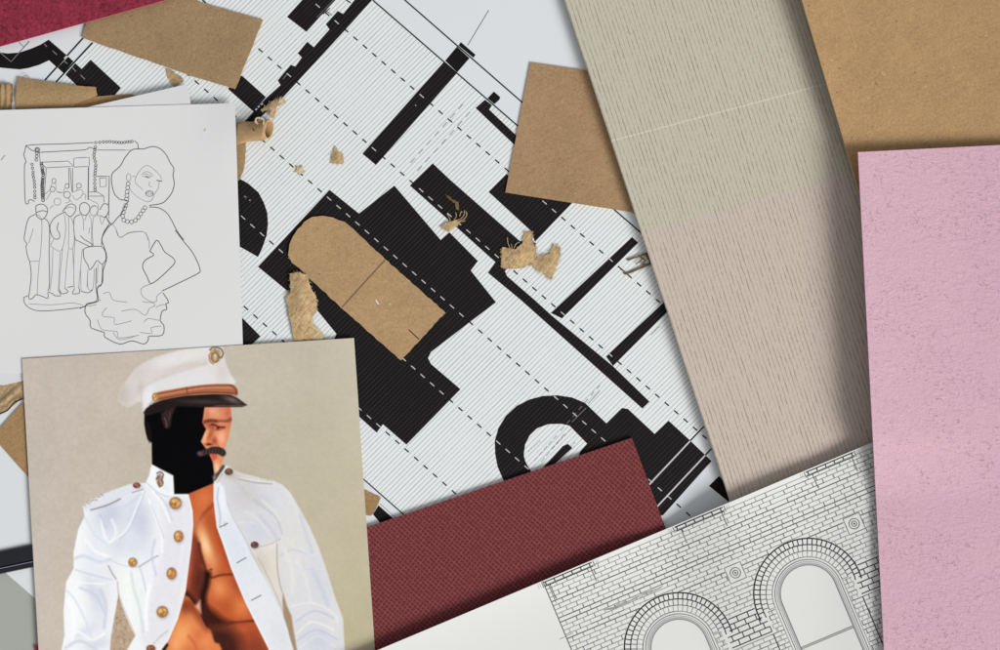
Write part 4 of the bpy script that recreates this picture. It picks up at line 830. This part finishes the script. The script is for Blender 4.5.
b = MB(); b.poly(rough([(352, 486), (364.6, 490), (372, 493), (380.8, 497.7), (376, 509), (371.5, 516), (366, 515.4), (352, 508)], .4, 2, 29), const(.95), .3, 'kraft_low', 'torn', 3)
b.build('kraft_scrap', 'brown kraft scrap at the right edge of the photo above the burgundy swatch', 'scrap', 'torn kraft scraps', shade=True)
b = MB()
for q, w in (([(627, 260), (636, 257), (647, 253.2), (656, 250)], 2.0), ([(624, 272.6), (627, 273.2), (640, 268), (651.6, 263), (660, 260)], 2.3), ([(640, 257), (645, 260), (642, 264), (648, 264.5)], 1.6), ([(646, 253), (649, 258), (652, 263)], 3.4), ([(622.6, 269.9), (626.5, 273.8)], 1.5), ([(636, 264), (643, 258.5)], 1.2)): b.line(smooth(q, 4), w, lambda x, y: 1.0+.8*g(x, y, 644, 259, 9), 'strand', seg=2)
b.build('paper_shred', 'dark folded shred sticking out from the left edge of the beige board', 'scrap', 'torn kraft scraps')
# ------------------------------------------------------------------ burgundy swatch
b = MB(); b.quad([(300, 550), (632, 438), (705, 634), (360, 744)], 12, 8, lambda x, y: 2.2, 1.7, 'burgundy', 'burgundy_edge')
b.build('burgundy_swatch', 'burgundy woven swatch with a fine diamond mesh', 'fabric sample')
# ------------------------------------------------------------------ beige board
board = bpy.data.objects.new('wallcovering_board', None); COL.objects.link(board); board.location = W(760, 200, 1.8)
board['label'] = 'grooved wallcovering board, grey green above and pinkish beige below'; board['category'] = 'material sample'
b = MB(); b.quad([(535.3, -90), (790, -165), (900.7, 159.6), (642.5, 234.9)], 20, 20, const(5.7), 3.9, 'beige', 'beige_edge'); o = b.build('green_panel', parent=board); o['label'] = 'grey green grooved panel with a pale seam'
b = MB(); b.quad([(642.5, 234.9), (900.7, 159.6), (1010, 480), (753.8, 572)], 20, 20, const(5.7), 3.9, 'beige', 'beige_edge'); o = b.build('beige_panel', parent=board); o['label'] = 'pinkish beige grooved panel'
# ------------------------------------------------------------------ kraft board, pink sheet, elevation
def kz(x, y):
    d = max(0, (x-(801+.293*y)))
    return 8.2+(8.5-2.2*min(1, max(0, y/190)))*math.exp(-d/62)
b = MB(); b.quad([(772, -100), (1180, -100), (1180, 215), (866, 215)], 60, 30, kz, 1.3, 'kraft_board', 'kraft_edge')
zk = lambda x, y: kz(x, y)+.04
b.line([(841, 0), (846, 14), (850, 28), (856, 48)], .6, zk, 'kraft_edge')
b.build('kraft_board', 'large kraft board cut off by the top right corner', 'card', 'kraft card pieces', shade=True)
def pz(x, y):
    d = max(0, x-(858+.0522*(y-152))); return 11.8+(9.2-7.6*min(1, max(0, (y-436)/60)))*math.exp(-d/105)
b = MB(); b.quad([(858, 152), (1180, 136), (1210, 740), (889, 745)], 50, 60, pz, .9, 'pink', 'pink_edge')
b.build('pink_sheet', 'pale pink embossed paper sheet along the right edge', 'material sample', shade=True)
e1 = (.9219, -.3875); e2 = (.3875, .9219); O = (543.2, 582.4)
def F(u, v): return (O[0]+e1[0]*u+e2[0]*v, O[1]+e1[1]*u+e2[1]*v)
def fz(x, y):
    u = (x-O[0])*e1[0]+(y-O[1])*e1[1]; v = (x-O[0])*e2[0]+(y-O[1])*e2[1]
    rr = min(1, max(0, (u-112)/92)); base = 2.7+3.7*rr*rr*(3-2*rr)+3.2*math.exp(-((x-884)/45)**2)
    return base+(4.4-3.2*math.exp(-((u-145)/45)**2)-1.5/(1+math.exp(-(u-295)/12)))*math.exp(-max(0, v+1.5)/42)
b = MB(); b.quad([F(-240, -1.5), F(420, -1.5), F(420, 280), F(-240, 280)], 150, 100, fz, .25, 'brick_paper', 'paper_edge')
z1 = lambda x, y: fz(x, y)+.1
z2 = lambda x, y: fz(x, y)+.09
CU = [((679.5-O[0])*e1[0]+(648-O[1])*e1[1]), ((808.8-O[0])*e1[0]+(593.5-O[1])*e1[1])]
CV = ((808.8-O[0])*e2[0]+(593.5-O[1])*e2[1])
RO = 55.0
def free(u, v):
    for cu in CU:
        du, dv = u-cu, v-CV
        if dv < 0 and math.hypot(du, dv) < RO+.3: return False
        if dv >= 0 and abs(du) < 36.5: return False
    for c in range(2):
        a, d = CU[c]+46, CU[c]+140.3-46
        if CV-8.5 <= v <= CV+22.5 and a <= u <= (d if c == 0 else 999): return False
    for (ru, rv) in ROUND:
        if abs(u-ru) < 9 and abs(v-rv) < 9: return False
    return True
def UVp(p): return ((p[0]-O[0])*e1[0]+(p[1]-O[1])*e1[1], (p[0]-O[0])*e2[0]+(p[1]-O[1])*e2[1])
ROUND = [UVp((735.5, 573)), UVp((854.3, 523.9))]
def seg(u0, v0, u1, v1, w, key, test=True):
    if not test: b.line([F(u0, v0), F(u1, v1)], w, z1, key); return
    L = math.hypot(u1-u0, v1-v0); n = max(2, int(L/1.5)); run = []
    for i in range(n+1):
        t = i/n; u, v = u0+(u1-u0)*t, v0+(v1-v0)*t
        if free(u, v): run.append(F(u, v))
        else:
            if len(run) > 1: b.line([run[0], run[-1]], w, z1, key)
            run = []
    if len(run) > 1: b.line([run[0], run[-1]], w, z1, key)
CH = 4.45; BL = 11.4
rb = random.Random(4)
PAN = [(0, 52.5), (142.3, 194.6), (284.6, 336)]
def bold(u, v):
    for c in range(-1, 3):
        cu = CU[0]+c*140.3
        a, d = cu+44, cu+140.3-44
        if a-2+max(0, -(v-CV))*.9 <= u <= d+2-max(0, -(v-CV))*.9 and CV-9 <= v <= CV+24: return True
    return False
nrow = 42
for r in range(nrow):
    v = 3.6+r*CH
    dk = r in (4, 8, 9, 13)
    u = 0.0
    while u < 400:      # courses, drawn in slightly uneven lengths
        L = rb.uniform(18, 46); bb = bold(u+3, v)
        seg(u, v, min(u+L, 400), v, rb.uniform(.55, .8) if not dk else .95, 'b_mid' if dk or rb.random() < .15 else 'b_line'); u += L
    u = (BL/2 if r % 2 else 0)+rb.uniform(-.5, .5)
    while u < 400:
        if u > 1 and rb.random() > .04: seg(u, v, u, v+CH, rb.uniform(.55, .95), 'b_mid' if rb.random() < .5 else 'b_line')
        u += BL+rb.uniform(-.4, .4)
CB = 5.6
for r in range(5):      # bold courses between the springings
    v = CV-7+r*CB
    for c in (0, 1):
        u0 = CU[c]+(55-min(9, r*4.2)); u1 = CU[c]+140.3-(55-min(9, r*4.2))
        st_ = 55.8 if v < CV-1 else 55.8-min(7.3, (v-CV)*.8)
        u0 = CU[c]+st_; u1 = CU[c]+140.3-st_
        if c == 1: u1 = 420
        for vv_ in ((v,) if r < 4 else (v, v+CB)): seg(u0, vv_, u1, vv_, .9, 'b_bold', False)
        u = u0+(4 if r % 2 else 9)
        while u < u1:
            seg(u, v, u, v+CB, .9, 'b_bold', False); u += BL
    u0 = CU[0]-(55-min(9, r*4.2))
for (a, d) in PAN:      # projecting panels under the coping
    seg(a, .4, d, .4, 1.1, 'b_bold', False); seg(a, 4.4, d, 4.4, 1.1, 'b_bold', False)
    u = a+2
    while u < d: seg(u, .4, u, 4.4, 1.1, 'b_bold', False); u += 9.5
    for q in (a+5.5, d-3): seg(q, 4.4, q, 19.5, .9, 'b_mid', False)
    for q in (a-1.5, d+1.5): seg(q, -.6, q, 5.6, .8, 'b_mid', False)
    for q in (2, 4): seg(a-q-2, 0, a-q-2, 4.5, .4, 'b_line', False); seg(d+q+2, 0, d+q+2, 4.5, .4, 'b_line', False)
seg(0, -1, 0, 200, 1.0, 'b_mid', False); seg(4, 5, 4, 24, .7, 'b_mid', False); seg(-7, 59, 8, 58.5, .5, 'b_line', False)
for k in range(26):     # pencilled smudge
    u = 45+k*2.2; seg(u, 51+rb.uniform(-1.8, 1.8)-abs(k-8)*.05, u+rb.uniform(5, 12), 50.5+rb.uniform(-1.8, 1.8), .45 if k > 12 else .7, 'b_grey' if k > 4 else 'b_line')
for k in range(14): seg(rb.uniform(2, 330), rb.choice((26, 38, 58))+rb.uniform(-1, 1), 0, 0, .1, 'b_line') if False else None
for (ru, rv) in ROUND:
    q = [(ru-8.6, rv-8.6), (ru+8.6, rv-8.6), (ru+8.6, rv+8.6), (ru-8.6, rv+8.6)]
    b.line([F(*p) for p in q], .75, z1, 'b_mid', True)
    for rad in (5.2, 2.6): b.line([F(ru+rad*math.cos(a*.2618), rv+rad*math.sin(a*.2618)) for a in range(24)], .75, z1, 'b_mid', True)
    b.line([F(ru+.6*math.cos(a), rv+.6*math.sin(a)) for a in range(6)], .7, z1, 'b_bold', True)
for ci, cu in enumerate(CU):
    def P(r, a): return F(cu+r*math.cos(a), CV-r*math.sin(a))
    a0 = [-.14, -.14, -.10, 0]; radii = [RO, 48.8, 42.6, 36.4]
    for k, r in enumerate(radii):
        b.line([P(r, -.12+(math.pi+.24)*i/48) if k < 2 else P(r, math.pi*i/48) for i in range(49)], (1.3, 1.0, .75, .75)[k], z1, ('b_bold', 'b_bold', 'b_mid', 'b_mid')[k])
    for k in range(3):
        n = (34, 30, 26)[k]
        for i in range(n+1):
            a = math.pi*(i+(.5 if k == 1 else 0))/n
            if a > math.pi+.05: continue
            b.line([P(radii[k]-.3, a), P(radii[k+1]+.3, a)], (.95, .75, .6)[k], z1, ('b_bold', 'b_mid', 'b_line')[k])
    # window: frame lines following arch and jambs
    def outline(r): return [F(cu-r, CV+120)]+[F(cu-r, CV+q) for q in (80, 50, 25)]+[P(r, math.pi-math.pi*i/36) for i in range(37)]+[F(cu+r, CV+q) for q in (25, 50, 80)]+[F(cu+r, CV+120)]
    for r, w, key in ((36.4, .7, 'b_line'), (33.8, .7, 'b_mid'), (31.8, .55, 'b_line'), (29.6, 2.0, 'b_grey'), (28.4, .8, 'b_mid')): b.line(outline(r), w, z1, key)
    seg(cu-28, CV+48, cu+28, CV+48, 1.9, 'b_grey', False); seg(cu-28, CV+47, cu+28, CV+47, .4, 'b_mid', False); seg(cu-28, CV+49, cu+28, CV+49, .4, 'b_mid', False)
    for sgn in (-1, 1):
        seg(cu+sgn*48.5, CV+24, cu+sgn*48.5, CV+120, 1.0, 'b_bold', False)
        for k in range(18): seg(cu+sgn*40, CV+1+k*CH, cu+sgn*40, CV+1+k*CH+CH*.9, .5, 'b_line', False) if k % 2 else seg(cu+sgn*44, CV+1+k*CH, cu+sgn*44, CV+1+k*CH+CH*.9, .5, 'b_line', False)
    seg(cu-22, CV+60, cu-20, CV+61, .9, 'b_mid', False)
b.build('elevation_drawing', 'printed brick facade elevation with two arched windows along the bottom edge', 'drawing', shade=True)
# ------------------------------------------------------------------ light, world, camera
w = bpy.data.worlds.new('World'); C.world = w; w.use_nodes = True
bg = w.node_tree.nodes['Background']; bg.inputs[0].default_value = (.975, .985, 1.0, 1); bg.inputs[1].default_value = .39
l = bpy.data.lights.new('window_light', 'AREA'); l.shape = 'RECTANGLE'; l.size = 3.6; l.size_y = 2.8; l.energy = 575; l.color = (1.0, .99, .975)
lo = bpy.data.objects.new('window_light', l); COL.objects.link(lo); lo.location = (4.6, -3.5, 4.0)
lo.rotation_euler = (Vector((0, 0, 0))-Vector(lo.location)).to_track_quat('-Z', 'Y').to_euler()
cam = bpy.data.cameras.new('Camera'); co = bpy.data.objects.new('Camera', cam); COL.objects.link(co)
co.location = (0, 0, H); cam.sensor_fit = 'HORIZONTAL'; cam.sensor_width = 36; cam.lens = 36*H/(1000*S); cam.clip_start = .01; cam.clip_end = 50
C.camera = co
C.render.engine = 'CYCLES'; C.view_settings.view_transform = 'Standard'; C.view_settings.look = 'None'; C.view_settings.exposure = 0
